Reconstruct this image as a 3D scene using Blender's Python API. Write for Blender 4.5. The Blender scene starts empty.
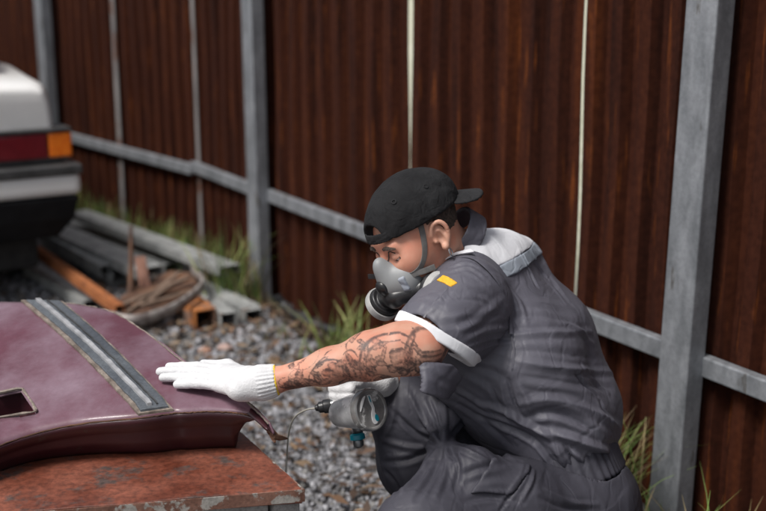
import bpy, bmesh, math, random
import numpy as np
from mathutils import Vector, Matrix
random.seed(7); rng = np.random.default_rng(7)
R_ = math.radians
scene = bpy.context.scene
COL = scene.collection
# ---------------- camera ----------------
FPX = 1150.0; PITCH = R_(14.0); CZ = 1.42
CAM = np.array([0, 0, CZ]); CF = np.array([0, math.cos(PITCH), -math.sin(PITCH)])
CU = np.array([0, math.sin(PITCH), math.cos(PITCH)]); CR = np.array([1.0, 0, 0])
cd = bpy.data.cameras.new('camera'); cam = bpy.data.objects.new('camera', cd); COL.objects.link(cam)
cam.location = (0, 0, CZ); cam.rotation_euler = (R_(90) - PITCH, 0, 0)
cd.sensor_width = 36; cd.lens = FPX / 766 * 36; cd.clip_end = 2000; cd.clip_start = .05
cd.dof.use_dof = True; cd.dof.focus_distance = 2.2; cd.dof.aperture_fstop = 2.6
scene.camera = cam
# ---------------- light ----------------
world = bpy.data.worlds.new("World"); scene.world = world; world.use_nodes = True
SUN_EL, SUN_AZ = R_(58), R_(-130)      # azimuth measured from +Y towards +X
nt = world.node_tree; bg = nt.nodes['Background']
sky = nt.nodes.new('ShaderNodeTexSky'); sky.sky_type = 'NISHITA'; sky.sun_disc = False
sky.sun_elevation = SUN_EL; sky.sun_rotation = SUN_AZ; sky.dust_density = 4.0; sky.air_density = 1.0
hsv = nt.nodes.new('ShaderNodeHueSaturation'); hsv.inputs['Saturation'].default_value = .45
nt.links.new(sky.outputs[0], hsv.inputs['Color']); nt.links.new(hsv.outputs[0], bg.inputs[0]); bg.inputs[1].default_value = .09
ld = bpy.data.lights.new('sun', 'SUN'); sun = bpy.data.objects.new('sun', ld); COL.objects.link(sun)
ld.energy = 2.3; ld.angle = R_(18); ld.color = (1, .97, .93)
sd = Vector((math.sin(SUN_AZ) * math.cos(SUN_EL), math.cos(SUN_AZ) * math.cos(SUN_EL), math.sin(SUN_EL)))
sun.rotation_euler = sd.to_track_quat('Z', 'Y').to_euler(); sun.location = sd * 20
scene.view_settings.view_transform = 'Standard'; scene.view_settings.look = 'None'
scene.view_settings.exposure = .47; scene.view_settings.gamma = 1
scene.render.resolution_x = 1024; scene.render.resolution_y = 683

# ---------------- placing helpers: real distances from a measured view ----------------
def W(px, py, d):
    return CAM + d * (CF + (px - 383) / FPX * CR + (255.5 - py) / FPX * CU)
def G(px, py, z=0.0):
    r = CF + (px - 383) / FPX * CR + (255.5 - py) / FPX * CU
    return CAM + r * ((z - CZ) / r[2])
def proj(P):
    P = np.asarray(P, float) - CAM
    d = P @ CF
    return 383 + P @ CR / d * FPX, 255.5 - P @ CU / d * FPX

# ---------------- materials ----------------
def mat(name, col, col2=None, rough=.6, metal=0.0, scale=8.0, bump=0.0, bscale=60.0, stretch=(1, 1, 1), coat=0.0,
        spots=None, spot_scale=20.0, spot_th=.6, spec=.5, detail=6, sss=0.0, sheen=0.0, rough2=None, attr=None, attr_col=None, attr_mul=False, bdist=.002, soft=.05, grit=0.0, gscale=150):
    m = bpy.data.materials.new(name); m.use_nodes = True; t = m.node_tree; N = t.nodes; L = t.links
    b = N['Principled BSDF']; b.inputs['Roughness'].default_value = rough; b.inputs['Metallic'].default_value = metal
    b.inputs['Coat Weight'].default_value = coat; b.inputs['Specular IOR Level'].default_value = spec
    if coat: b.inputs['Coat Roughness'].default_value = .12
    if sheen: b.inputs['Sheen Weight'].default_value = sheen
    if sss:
        b.inputs['Subsurface Weight'].default_value = sss; b.inputs['Subsurface Radius'].default_value = (.012, .004, .002); b.inputs['Subsurface Scale'].default_value = 1
    tc = N.new('ShaderNodeTexCoord'); mp = N.new('ShaderNodeMapping'); L.new(tc.outputs['Object'], mp.inputs[0]); mp.inputs['Scale'].default_value = stretch
    no = N.new('ShaderNodeTexNoise'); no.inputs['Scale'].default_value = scale; no.inputs['Detail'].default_value = detail; L.new(mp.outputs[0], no.inputs[0])
    ra = N.new('ShaderNodeValToRGB'); ra.color_ramp.elements[0].position = .36; ra.color_ramp.elements[1].position = .66
    ra.color_ramp.elements[0].color = (*col, 1); ra.color_ramp.elements[1].color = (*(col2 or col), 1); L.new(no.outputs[0], ra.inputs[0])
    out = ra.outputs[0]
    if spots:
        n2 = N.new('ShaderNodeTexNoise'); n2.inputs['Scale'].default_value = spot_scale; n2.inputs['Detail'].default_value = 8; n2.inputs['Roughness'].default_value = .65
        L.new(mp.outputs[0], n2.inputs[0])
        r2 = N.new('ShaderNodeValToRGB'); r2.color_ramp.elements[0].position = spot_th; r2.color_ramp.elements[1].position = spot_th + soft; L.new(n2.outputs[0], r2.inputs[0])
        mx = N.new('ShaderNodeMix'); mx.data_type = 'RGBA'; L.new(r2.outputs[0], mx.inputs[0]); L.new(out, mx.inputs[6]); mx.inputs[7].default_value = (*spots, 1); out = mx.outputs[2]
    if attr:
        at = N.new('ShaderNodeAttribute'); at.attribute_name = attr
        mx = N.new('ShaderNodeMix'); mx.data_type = 'RGBA'
        if attr_mul:
            mx.blend_type = 'MULTIPLY'; mx.inputs[0].default_value = 1; L.new(out, mx.inputs[6]); L.new(at.outputs['Color'], mx.inputs[7])
        else:
            L.new(at.outputs['Fac'], mx.inputs[0]); L.new(out, mx.inputs[6]); mx.inputs[7].default_value = (*attr_col, 1)
        out = mx.outputs[2]
    if grit:
        ng = N.new('ShaderNodeTexNoise'); ng.inputs['Scale'].default_value = gscale; ng.inputs['Detail'].default_value = 6; ng.inputs['Roughness'].default_value = .7; L.new(tc.outputs['Object'], ng.inputs[0])
        rg = N.new('ShaderNodeValToRGB'); rg.color_ramp.elements[0].position = .36; rg.color_ramp.elements[1].position = .62; g0 = 1 - grit; rg.color_ramp.elements[0].color = (g0, g0, g0, 1); rg.color_ramp.elements[1].color = (1.0, 1.0, 1.0, 1); L.new(ng.outputs[0], rg.inputs[0])
        mg = N.new('ShaderNodeMix'); mg.data_type = 'RGBA'; mg.blend_type = 'MULTIPLY'; mg.inputs[0].default_value = 1; L.new(out, mg.inputs[6]); L.new(rg.outputs[0], mg.inputs[7]); out = mg.outputs[2]
    L.new(out, b.inputs['Base Color'])
    if rough2 is not None:
        mr = N.new('ShaderNodeMapRange'); L.new(no.outputs[0], mr.inputs[0]); mr.inputs[1].default_value = .35; mr.inputs[2].default_value = .65
        mr.inputs[3].default_value = rough; mr.inputs[4].default_value = rough2; L.new(mr.outputs[0], b.inputs['Roughness'])
    if bump:
        n3 = N.new('ShaderNodeTexNoise'); n3.inputs['Scale'].default_value = bscale; n3.inputs['Detail'].default_value = 5; L.new(mp.outputs[0], n3.inputs[0])
        bp = N.new('ShaderNodeBump'); bp.inputs['Strength'].default_value = bump; bp.inputs['Distance'].default_value = bdist; L.new(n3.outputs[0], bp.inputs['Height']); L.new(bp.outputs[0], b.inputs['Normal'])
    return m

# ---------------- mesh helpers ----------------
def link(name, me, m=None, parent=None, smooth=False):
    o = bpy.data.objects.new(name, me); COL.objects.link(o)
    if m is not None and not me.materials: me.materials.append(m)
    if smooth: me.polygons.foreach_set('use_smooth', [True] * len(me.polygons))
    if parent is not None:
        o.parent = parent; o.location = tuple(-np.array(parent.location)) if not parent.get('_rot') else (0, 0, 0)
    return o
def from_py(name, V, F, m=None, parent=None, smooth=False):
    me = bpy.data.meshes.new(name); me.from_pydata([tuple(map(float, v)) for v in V], [], [tuple(map(int, f)) for f in F]); me.update()
    return link(name, me, m, parent, smooth)
def fast_mesh(name, V, Q):
    """V (n,3), Q (m,k) same-size polygons"""
    V = np.asarray(V, np.float32); Q = np.asarray(Q, np.int32); k = Q.shape[1]
    me = bpy.data.meshes.new(name); me.vertices.add(len(V)); me.vertices.foreach_set('co', V.ravel())
    me.loops.add(Q.size); me.loops.foreach_set('vertex_index', Q.ravel())
    me.polygons.add(len(Q)); me.polygons.foreach_set('loop_start', np.arange(0, Q.size, k, dtype=np.int32))
    me.update(calc_edges=True); me.validate()
    return me
def thing(name, label, cat, loc, group=None):
    o = bpy.data.objects.new(name, None); COL.objects.link(o); o.location = tuple(map(float, loc)); o.empty_display_size = .1
    return tag(o, label, cat, group)
def tag(o, label=None, cat=None, group=None, kind=None):
    if label: o['label'] = label
    if cat: o['category'] = cat
    if group: o['group'] = group
    if kind: o['kind'] = kind
    return o
def bevel(o, w, seg=2, ang=40):
    md = o.modifiers.new('bevel', 'BEVEL'); md.width = w; md.segments = seg; md.limit_method = 'ANGLE'; md.angle_limit = R_(ang); return o
def solid(o, th, off=-1):
    md = o.modifiers.new('solid', 'SOLIDIFY'); md.thickness = th; md.offset = off; return o
BOXF = [(0, 3, 2, 1), (4, 5, 6, 7), (0, 1, 5, 4), (1, 2, 6, 5), (2, 3, 7, 6), (3, 0, 4, 7)]
def box_between(name, a, b, w, h, m, parent=None, up=(0, 0, 1), bv=.0, roll=0):
    """a bar of section w x h from a to b"""
    a = Vector(a); b = Vector(b); z = (b - a).normalized(); x = Vector(up).cross(z).normalized(); y = z.cross(x)
    V = [p + x * sx * w / 2 + y * sy * h / 2 for p in (a, b) for sx, sy in ((-1, -1), (1, -1), (1, 1), (-1, 1))]
    o = from_py(name, V, BOXF, m, parent)
    if bv: bevel(o, bv)
    return o
def prism(name, poly, axis_a, axis_b, origin, thick_vec, m, parent=None, bv=0, smooth=False):
    o0 = Vector(origin); A = Vector(axis_a); B = Vector(axis_b); T = Vector(thick_vec); n = len(poly)
    V = [o0 + A * u + B * v for u, v in poly] + [o0 + A * u + B * v + T for u, v in poly]
    F = [tuple(range(n))[::-1], tuple(range(n, 2 * n))] + [(i, (i + 1) % n, n + (i + 1) % n, n + i) for i in range(n)]
    o = from_py(name, V, F, m, parent, smooth)
    me = o.data; bm = bmesh.new(); bm.from_mesh(me); bmesh.ops.recalc_face_normals(bm, faces=bm.faces); bm.to_mesh(me); bm.free()
    if bv: bevel(o, bv)
    return o
def tube(name, pts, r, m, parent=None, seg=10, cyclic=False, cap=True):
    P = [Vector(p) for p in pts]; n = len(P); rr = r if hasattr(r, '__len__') else [r] * n
    V = []; up = None
    for i, p in enumerate(P):
        t = (P[(i + 1) % n] - P[i - 1]) if (cyclic or 0 < i < n - 1) else (P[1] - P[0] if i == 0 else P[-1] - P[-2])
        t.normalize()
        if up is None: up = t.orthogonal().normalized()
        up = (up - t * up.dot(t)).normalized(); s = t.cross(up)
        V += [p + (up * math.cos(a) + s * math.sin(a)) * rr[i] for a in [2 * math.pi * k / seg for k in range(seg)]]
    F = []
    for i in range(n if cyclic else n - 1):
        j = (i + 1) % n
        F += [(i * seg + k, i * seg + (k + 1) % seg, j * seg + (k + 1) % seg, j * seg + k) for k in range(seg)]
    if cap and not cyclic: F += [tuple(range(seg))[::-1], tuple(range((n - 1) * seg, n * seg))]
    o = from_py(name, V, F, m, parent, True)
    md = o.modifiers.new('split', 'EDGE_SPLIT'); md.split_angle = R_(50)
    return o
def lathe(name, prof, a, b, m, parent=None, seg=32):
    """prof: (t along a->b in metres, radius)"""
    a = Vector(a); z = (Vector(b) - a).normalized(); x = z.orthogonal().normalized(); y = z.cross(x); V = []; F = []
    for t, r in prof: V += [a + z * t + (x * math.cos(q) + y * math.sin(q)) * max(r, 1e-5) for q in [2 * math.pi * k / seg for k in range(seg)]]
    for i in range(len(prof) - 1): F += [(i * seg + k, i * seg + (k + 1) % seg, (i + 1) * seg + (k + 1) % seg, (i + 1) * seg + k) for k in range(seg)]
    o = from_py(name, V, F, m, parent, True); md = o.modifiers.new('split', 'EDGE_SPLIT'); md.split_angle = R_(35)
    return o
def catmull(P, n=8):
    P = [np.array(p, float) for p in P]; Q = [2 * P[0] - P[1]] + P + [2 * P[-1] - P[-2]]; out = []
    for i in range(1, len(Q) - 2):
        for k in range(n):
            t = k / n; p0, p1, p2, p3 = Q[i - 1:i + 3]
            out.append(.5 * ((2 * p1) + (-p0 + p2) * t + (2 * p0 - 5 * p1 + 4 * p2 - p3) * t * t + (-p0 + 3 * p1 - 3 * p2 + p3) * t ** 3))
    out.append(P[-1]); return out
def vnoise(P, s, seed=0):
    """cheap smooth value noise from sines"""
    r = np.random.default_rng(seed); out = np.zeros(len(P))
    for k in range(7):
        d = r.normal(size=3); d /= np.linalg.norm(d); f = s * r.uniform(.6, 1.7); out += np.sin(P @ d * f + r.uniform(0, 6.28)) / 7 * 1.6
    return out
# =====================================================================  SETTING
M_ground = mat('gravel_dirt', (.07, .065, .062), (.16, .15, .145), rough=.95, scale=14, bump=.9, bscale=90, bdist=.01)
M_field = mat('field_grass', (.38, .38, .27), (.56, .55, .44), rough=.9, scale=3)
M_rust = None
def rust_material(name, seed):
    m = bpy.data.materials.new(name); m.use_nodes = True; t = m.node_tree; N = t.nodes; L = t.links; b = N['Principled BSDF']
    b.inputs['Roughness'].default_value = .85; b.inputs['Specular IOR Level'].default_value = .12
    tc = N.new('ShaderNodeTexCoord')
    def noise(sc, st, det=6):
        mp = N.new('ShaderNodeMapping'); mp.inputs['Scale'].default_value = st; mp.inputs['Location'].default_value = (seed * 3.1, seed * 1.7, seed)
        L.new(tc.outputs['Object'], mp.inputs[0]); n = N.new('ShaderNodeTexNoise'); n.inputs['Scale'].default_value = sc; n.inputs['Detail'].default_value = det
        L.new(mp.outputs[0], n.inputs[0]); return n
    n1 = noise(9, (2.2, 2.2, .12)); r1 = N.new('ShaderNodeValToRGB'); e = r1.color_ramp.elements
    e[0].position = .3; e[0].color = (.024, .0070, .0040, 1); e[1].position = .75; e[1].color = (.085, .023, .0075, 1)
    e2 = e.new(.5); e2.color = (.045, .0125, .006, 1); e3 = e.new(.62); e3.color = (.056, .0155, .0065, 1)
    L.new(n1.outputs[0], r1.inputs[0])
    n2 = noise(22, (2.5, 2.5, .2), 8); r2 = N.new('ShaderNodeValToRGB'); r2.color_ramp.elements[0].position = .60; r2.color_ramp.elements[1].position = .74
    L.new(n2.outputs[0], r2.inputs[0]); mx = N.new('ShaderNodeMix'); mx.data_type = 'RGBA'; L.new(r2.outputs[0], mx.inputs[0]); L.new(r1.outputs[0], mx.inputs[6]); mx.inputs[7].default_value = (.15, .042, .010, 1)
    n3 = noise(60, (1, 1, 1), 8); r3 = N.new('ShaderNodeValToRGB'); r3.color_ramp.elements[0].position = .35; r3.color_ramp.elements[0].color = (.66, .62, .62, 1); r3.color_ramp.elements[1].position = .65
    L.new(n3.outputs[0], r3.inputs[0]); m3 = N.new('ShaderNodeMix'); m3.data_type = 'RGBA'; m3.blend_type = 'MULTIPLY'; m3.inputs[0].default_value = 1; L.new(mx.outputs[2], m3.inputs[6]); L.new(r3.outputs[0], m3.inputs[7])
    L.new(m3.outputs[2], b.inputs['Base Color'])
    bp = N.new('ShaderNodeBump'); bp.inputs['Strength'].default_value = .4; bp.inputs['Distance'].default_value = .002; L.new(n3.outputs[0], bp.inputs['Height']); L.new(bp.outputs[0], b.inputs['Normal'])
    return m
RUST = [rust_material('rusted_sheet_metal', i) for i in range(4)]
M_galv = mat('galvanised_steel', (.25, .265, .285), (.35, .365, .39), rough=.45, rough2=.6, metal=.5, scale=26, stretch=(1, 1, .3), grit=.22, gscale=60, bump=.15, bscale=120, spots=(.17, .165, .16), spot_scale=16, spot_th=.62)
M_galv_old = mat('weathered_zinc', (.30, .31, .305), (.48, .49, .48), grit=.4, gscale=30, rough=.6, metal=.3, scale=10, bump=.2, spots=(.16, .09, .05), spot_scale=9, spot_th=.62)
M_rustbar = mat('rust_orange', (.24, .075, .022), (.36, .125, .04), rough=.8, scale=12, bump=.3, spots=(.08, .035, .02), spot_scale=18, spot_th=.58)
M_rustbrown = mat('rust_brown', (.06, .03, .02), (.16, .08, .045), rough=.85, scale=12, bump=.4, spots=(.28, .12, .05), spot_scale=20, spot_th=.6)
M_wood = mat('weathered_wood', (.10, .065, .045), (.22, .15, .11), rough=.85, scale=8, stretch=(1, 1, 1), bump=.4)

# ground
def sheet(name, pts, z, m, kind='structure'):
    o = from_py(name, [(x, y, z) for x, y in pts], [tuple(range(len(pts)))], m); o['kind'] = kind; return o
sheet('ground', [(-600, -600), (600, -600), (600, 600), (-600, 600)], 0, M_ground)

# fence line in plan
FA = np.array([.74, 2.70]); FK = np.array([-.965, 5.60]); FD = (FK - FA) / np.linalg.norm(FK - FA); FN = np.array([-FD[1], FD[0]])   # FN points to the yard (camera) side?
if np.dot(-FA, FN) < 0: FN = -FN
FD2 = np.array([-.80, 1.0]); FD2 /= np.linalg.norm(FD2); SK = np.linalg.norm(FK - FA)
def fpt(s):
    return FA + FD * s if s <= SK else FK + FD2 * (s - SK)
def fs(px, py, back=0.0):
    """distance along the fence where the upright seen at this spot stands"""
    r = CF + (px - 383) / FPX * CR + (255.5 - py) / FPX * CU
    for base, d, s0, ok in ((FA, FD, 0, lambda s: s <= SK), (FK, FD2, SK, lambda s: True)):
        A = np.array([[d[0], -r[0]], [d[1], -r[1]]]); s, t = np.linalg.solve(A, -(base - FN * back))
        if ok(s + s0): return s + s0
f_ = [fpt(14), fpt(SK), fpt(-7)]
b_ = [p - FN * .30 for p in f_]
sheet('grass_field', [tuple(b_[2]), tuple(b_[1]), tuple(b_[0]), (-300, 400), (400, 400), (400, -200)], .006, M_field)

fence = thing('corrugated_fence', 'rust-brown corrugated sheet metal fence on grey posts behind the crouching man', 'fence', (FA[0], FA[1], 0))
def sheet_panel(s0, s1, idx, pitch=.098, top=2.25, tilt=0.0, back=0.0):
    s = s0; prof = []; L_ = s1 - s0; n = max(1, round(L_ / pitch)); p = L_ / n; dep = .03
    for i in range(n):
        a = s0 + i * p
        prof += [(a, 0), (a + p * .38, 0), (a + p * .50, dep), (a + p * .88, dep)]
    prof.append((s1, 0))
    rows = 14; V = []; F = []; ph = rng.uniform(0, 6)
    for r in range(rows + 1):
        z = .015 + (top - .015) * r / rows
        for (ss, dd) in prof:
            q = fpt(ss) - FN * (.083 + back - dd + .004 * math.sin(z * 2.4 + ph + ss * 3) + .003 * math.sin(z * 7.1 + ph * 2 + ss * 11) + tilt * z)
            V.append((q[0], q[1], z + .004 * math.sin(ss * 9 + ph)))
    k = len(prof)
    for r in range(rows):
        F += [(r * k + i, r * k + i + 1, (r + 1) * k + i + 1, (r + 1) * k + i) for i in range(k - 1)]
    o = from_py('corrugated_sheet', V, F, RUST[idx % 4], fence)
    solid(o, .0015, 0); return o
cuts = [fs(578.5, 130, .068), fs(408.5, 85, .068), fs(256, 120, .02), fs(195, 90, .06), fs(115, 90, .06), fs(40, 70, .05)]
pan = []
s = cuts[0]
edges = [-6.6, -5.7, -4.8, -3.9, -3.0, -2.1, -1.3, -.42 , cuts[0]]
for i in range(len(edges) - 1): pan.append((edges[i] + .004, edges[i + 1] - (.005 if i < 7 else .018)))
pan += [(cuts[0] + .012, cuts[1] - .038), (cuts[1] + .026, cuts[2] + .02), (cuts[2] + .025, cuts[3]), (cuts[3] + .004, cuts[4]), (cuts[4] + .004, cuts[5])]
s = cuts[5]
while s < 13: pan.append((s + .004, s + .88)); s += .88
for i, (a, b) in enumerate(pan):
    sheet_panel(a, b, i * 7 + i // 3, pitch=(.098, .118, .122, .108)[0 if i < 8 else (1 if i == 8 else 2 if i == 9 else 3)], back=(i % 2) * .004)
def post(s, w, d, lean=0.0, h=2.3, m=M_galv, off=None):
    q = fpt(s) + FN * ((d / 2 - .025) if off is None else off); D = FD if s <= SK else FD2
    V = []
    for z in (-.05, h):
        c = q + D * (lean * (h / 2 - z) * -1)
        for a, b in ((-1, -1), (1, -1), (1, 1), (-1, 1)):
            p = c + D * a * w / 2 + FN * b * d / 2; V.append((p[0], p[1], z))
    o = from_py('post', V, BOXF, m, fence)
    me = o.data; bm = bmesh.new(); bm.from_mesh(me); bmesh.ops.recalc_face_normals(bm, faces=bm.faces); bm.to_mesh(me); bm.free()
    bevel(o, .006, 3); return o
POSTS = [(fs(694, 255), .098, .06, -.018), (fs(257, 140), .1, .06, .01), (fs(47, 60), .1, .06, 0), (fs(694, 255) - 2.5, .1, .06, 0), (fs(694, 255) - 5, .1, .06, 0), (fs(47, 60) + 2.5, .1, .06, 0)]
for p in POSTS: post(*p[:4])
M_dull = mat('dull_steel', (.15, .14, .14), (.24, .225, .22), rough=.7, scale=12, bump=.2, spots=(.12, .05, .03), spot_scale=14, spot_th=.55, stretch=(1, 1, .4))
post(fs(196, 100, .05), .040, .004, .004, m=M_dull, off=-.0495); post(fs(117, 90, .05), .046, .004, -.005, m=M_dull, off=-.0495)
def rail(s0, s1, z, th=.052):
    a = fpt(s0); b = fpt(s1); off = -FN * .031
    o = box_between('rail', (a[0] + off[0], a[1] + off[1], z), (b[0] + off[0], b[1] + off[1], z), .03, th, M_galv, fence, bv=.004); return o
sA, sB, sC = POSTS[0][0], POSTS[1][0], POSTS[2][0]
for z in (.475, 1.95):
    rail(sA - 5, sA - 2.5, z); rail(sA - 2.5 + .002, sA, z); rail(sA + .002, sB, z + .003); rail(sB + .002, SK, z); rail(SK + .003, sC, z - .018); rail(sC + .002, sC + 2.5, z - .018)
for s_, z_ in ((sA + .06, .475), (sB - .06, .475)): pass

# gravel
def ico():
    bm = bmesh.new(); bmesh.ops.create_icosphere(bm, subdivisions=1, radius=1); bm.verts.ensure_lookup_table()
    V = np.array([v.co[:] for v in bm.verts]); F = np.array([[v.index for v in f.verts] for f in bm.faces]); bm.free(); return V, F
IV, IF = ico()
def scatter_stones(name, n, region, smin_, smax_, label_mat, cols, flat=.6, seed=1):
    r = np.random.default_rng(seed); C = []
    while len(C) < n:
        x0, y0 = region(r)
        q = np.array([x0, y0]) - (FA if True else 0)
        s = q @ FD; off = (np.array([x0, y0]) - fpt(s)) @ FN
        if off < .06: continue
        C.append((x0, y0))
    C = np.array(C); n = len(C); sz = r.uniform(smin_, smax_, n) * r.uniform(.6, 1.15, n)
    V = np.repeat(IV[None], n, 0) * (1 + r.uniform(-.28, .28, (n, len(IV), 1)))
    V *= np.stack([r.uniform(.7, 1.3, n), r.uniform(.7, 1.3, n), r.uniform(.5, .95, n)], 1)[:, None, :]
    # random rotations
    q = r.normal(size=(n, 4)); q /= np.linalg.norm(q, axis=1, keepdims=True); a, b, c, d = q.T
    Rm = np.stack([1 - 2 * (c * c + d * d), 2 * (b * c - a * d), 2 * (b * d + a * c), 2 * (b * c + a * d), 1 - 2 * (b * b + d * d), 2 * (c * d - a * b), 2 * (b * d - a * c), 2 * (c * d + a * b), 1 - 2 * (b * b + c * c)], 1).reshape(n, 3, 3)
    V = np.einsum('nij,nkj->nki', Rm, V) * sz[:, None, None] * .5
    V[:, :, 2] += (sz * .18)[:, None] + r.uniform(0, .006, n)[:, None]
    V[:, :, 0] += C[:, 0, None]; V[:, :, 1] += C[:, 1, None]
    F = (IF[None] + (np.arange(n) * len(IV))[:, None, None]).reshape(-1, 3)
    me = fast_mesh(name, V.reshape(-1, 3), F)
    ca = me.color_attributes.new('tint', 'FLOAT_COLOR', 'POINT')
    base = np.array(cols)[r.integers(0, len(cols), n)] * r.uniform(.6, 1.35, (n, 1))
    cc = np.ones((n, len(IV), 4)); cc[:, :, :3] = base[:, None, :]; ca.data.foreach_set('color', cc.astype(np.float32).ravel())
    o = link(name, me, label_mat); return o
M_stone = mat('crushed_stone', (.75, .75, .75), (1, 1, 1), rough=.85, scale=60, bump=.5, bscale=200, attr='tint', attr_mul=True)
greys = [(.22, .22, .235), (.27, .27, .29), (.17, .17, .18), (.34, .34, .36), (.20, .195, .19)]
def reg_near(r): return r.uniform(-1.0, 1.4), r.uniform(1.6, 3.9)
def reg_mid(r): return r.uniform(-1.9, .6), r.uniform(3.5, 6.2)
tag(scatter_stones('gravel', 34000, reg_near, .008, .025, M_stone, greys, seed=3), 'grey crushed stone gravel covering the yard around the man', 'gravel', kind='stuff')
tag(scatter_stones('gravel', 9000, reg_mid, .016, .05, M_stone, greys + [(.20, .17, .145)], seed=4), 'grey brown gravel and stones of the yard farther back by the scrap pile', 'gravel', kind='stuff')
# dead leaves / litter near the fence foot
def litter(name, n, region, cols, smin_, smax_, seed, label):
    r = np.random.default_rng(seed); V = []; F = []; cc = []
    for i in range(n):
        x, y = region(r); l = r.uniform(smin_, smax_); w = l * r.uniform(.12, .5); a = r.uniform(0, 6.28); t = r.uniform(-.4, .4); z = .012 + r.uniform(0, .02)
        d = np.array([math.cos(a) * math.cos(t), math.sin(a) * math.cos(t), math.sin(t)]); p = np.array([-math.sin(a), math.cos(a), r.uniform(-.4, .4)])
        o = np.array([x, y, z + l * .5 * abs(math.sin(t))]); k = len(V)
        V += [o - d * l / 2, o + p * w / 2 + [0, 0, .003], o + d * l / 2, o - p * w / 2 + [0, 0, .003]]; F.append((k, k + 1, k + 2, k + 3))
        c = np.array(cols[r.integers(len(cols))]) * r.uniform(.6, 1.3); cc += [(*c, 1)] * 4
    me = fast_mesh(name, V, F); ca = me.color_attributes.new('tint', 'FLOAT_COLOR', 'POINT'); ca.data.foreach_set('color', np.array(cc, np.float32).ravel())
    o = link(name, me, M_leaf); return tag(o, label, 'dead leaves', kind='stuff')
M_leaf = mat('leaf', (.8, .8, .8), (1, 1, 1), rough=.7, scale=30, attr='tint', attr_mul=True)
def near_fence(s0, s1, w0, w1):
    def f(r):
        s = r.uniform(s0, s1); q = fpt(s) + FN * (w0 + (w1 - w0) * r.uniform(0, 1) ** 2.2); return q[0], q[1]
    return f
litter('dead_leaves', 4000, near_fence(-.5, SK + .3, .03, .70), [(.16, .09, .05), (.10, .06, .04), (.22, .15, .09), (.07, .05, .04)], .02, .07, 5, 'brown dead leaves and stalks littered along the fence foot')
# grass and weeds
def blades(n, region, hmin, hmax, cols, seed, wid=.005, lean=.5, segs=4):
    r = np.random.default_rng(seed); V = []; F = []; cc = []
    for i in range(n):
        x, y = region(r); h = r.uniform(hmin, hmax); a = r.uniform(0, 6.28); ln = r.uniform(.1, lean) * h; wd = wid * r.uniform(.6, 1.3); pa = a + math.pi / 2 + r.uniform(-.5, .5)
        px, py = math.cos(pa) * wd / 2, math.sin(pa) * wd / 2; c = np.array(cols[r.integers(len(cols))]) * r.uniform(.7, 1.3); k = len(V)
        for j in range(segs + 1):
            t = j / segs; bx = x + math.cos(a) * ln * t ** 1.8; by = y + math.sin(a) * ln * t ** 1.8; bz = h * (t - .25 * (ln / h) * t ** 3); q = (1 - t ** 1.5) + .05
            V += [(bx - px * q, by - py * q, bz), (bx + px * q, by + py * q, bz)]; cc += [(*c, 1)] * 2
        F += [(k + 2 * j, k + 2 * j + 1, k + 2 * j + 3, k + 2 * j + 2) for j in range(segs)]
    return V, F, cc
def grass_obj(name, V, F, cc, label, cat, kind=None):
    me = fast_mesh(name, V, F); ca = me.color_attributes.new('tint', 'FLOAT_COLOR', 'POINT'); ca.data.foreach_set('color', np.array(cc, np.float32).ravel())
    return tag(link(name, me, M_leaf), label, cat, kind=kind)
green = [(.12, .21, .04), (.17, .25, .055), (.08, .14, .03), (.24, .27, .08)]
dry = [(.26, .20, .09), (.18, .13, .07)]
V, F, cc = blades(1500, near_fence(SK - 1.0, SK + 2.0, .04, .24), .05, .24, green + dry[:1], 11, wid=.007)
grass_obj('grass', V, F, cc, 'strip of green grass growing along the fence behind the scrap pile', 'grass', 'stuff')
V, F, cc = blades(380, near_fence(-1.5, SK - 1.0, .03, .22), .03, .11, green + dry, 12)
grass_obj('grass', V, F, cc, 'short sparse grass at the foot of the fence behind the man', 'grass', 'stuff')
def clump(px, py, n, rad, h0, h1, seed, label, cols=green + dry, wid=.006, lean=.8):
    c = G(px, py, 0); V, F, cc = blades(n, lambda r: (c[0] + r.normal() * rad, c[1] + r.normal() * rad), h0, h1, cols, seed, wid=wid, lean=lean)
    V = np.array(V) - np.array([c[0], c[1], 0]); o = grass_obj('weed_clump', V, F, cc, label, 'weeds'); o.location = (c[0], c[1], 0); return o
def clump_w(q, *a, **k):
    x, y = proj([q[0], q[1], 0]); return clump(x, y, *a, **k)
q = fpt(fs(634, 440)) + FN * .16; clump_w(q, 330, .065, .14, .38, 21, 'tall green weeds and dry stalks between the man and the big steel post')
q = fpt(sA - .28) + FN * .13; clump_w(q, 60, .07, .10, .30, 22, 'sparse long grass blades right of the big steel post', lean=1.3)
q = fpt(sA - .02) + FN * .12; clump_w(q, 60, .05, .06, .20, 23, 'short grass tuft at the foot of the big steel post')
q = fpt(fs(372, 200)) + FN * .12; clump_w(q, 70, .06, .10, .30, 24, 'yellow-green leafy weeds at the fence just left of the respirator', wid=.014, cols=[(.20, .26, .07), (.26, .28, .10)])
q = fpt(fs(262, 200)) + FN * .14; clump_w(q, 90, .06, .15, .42, 25, 'green weeds growing at the foot of the middle post', wid=.008)
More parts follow.
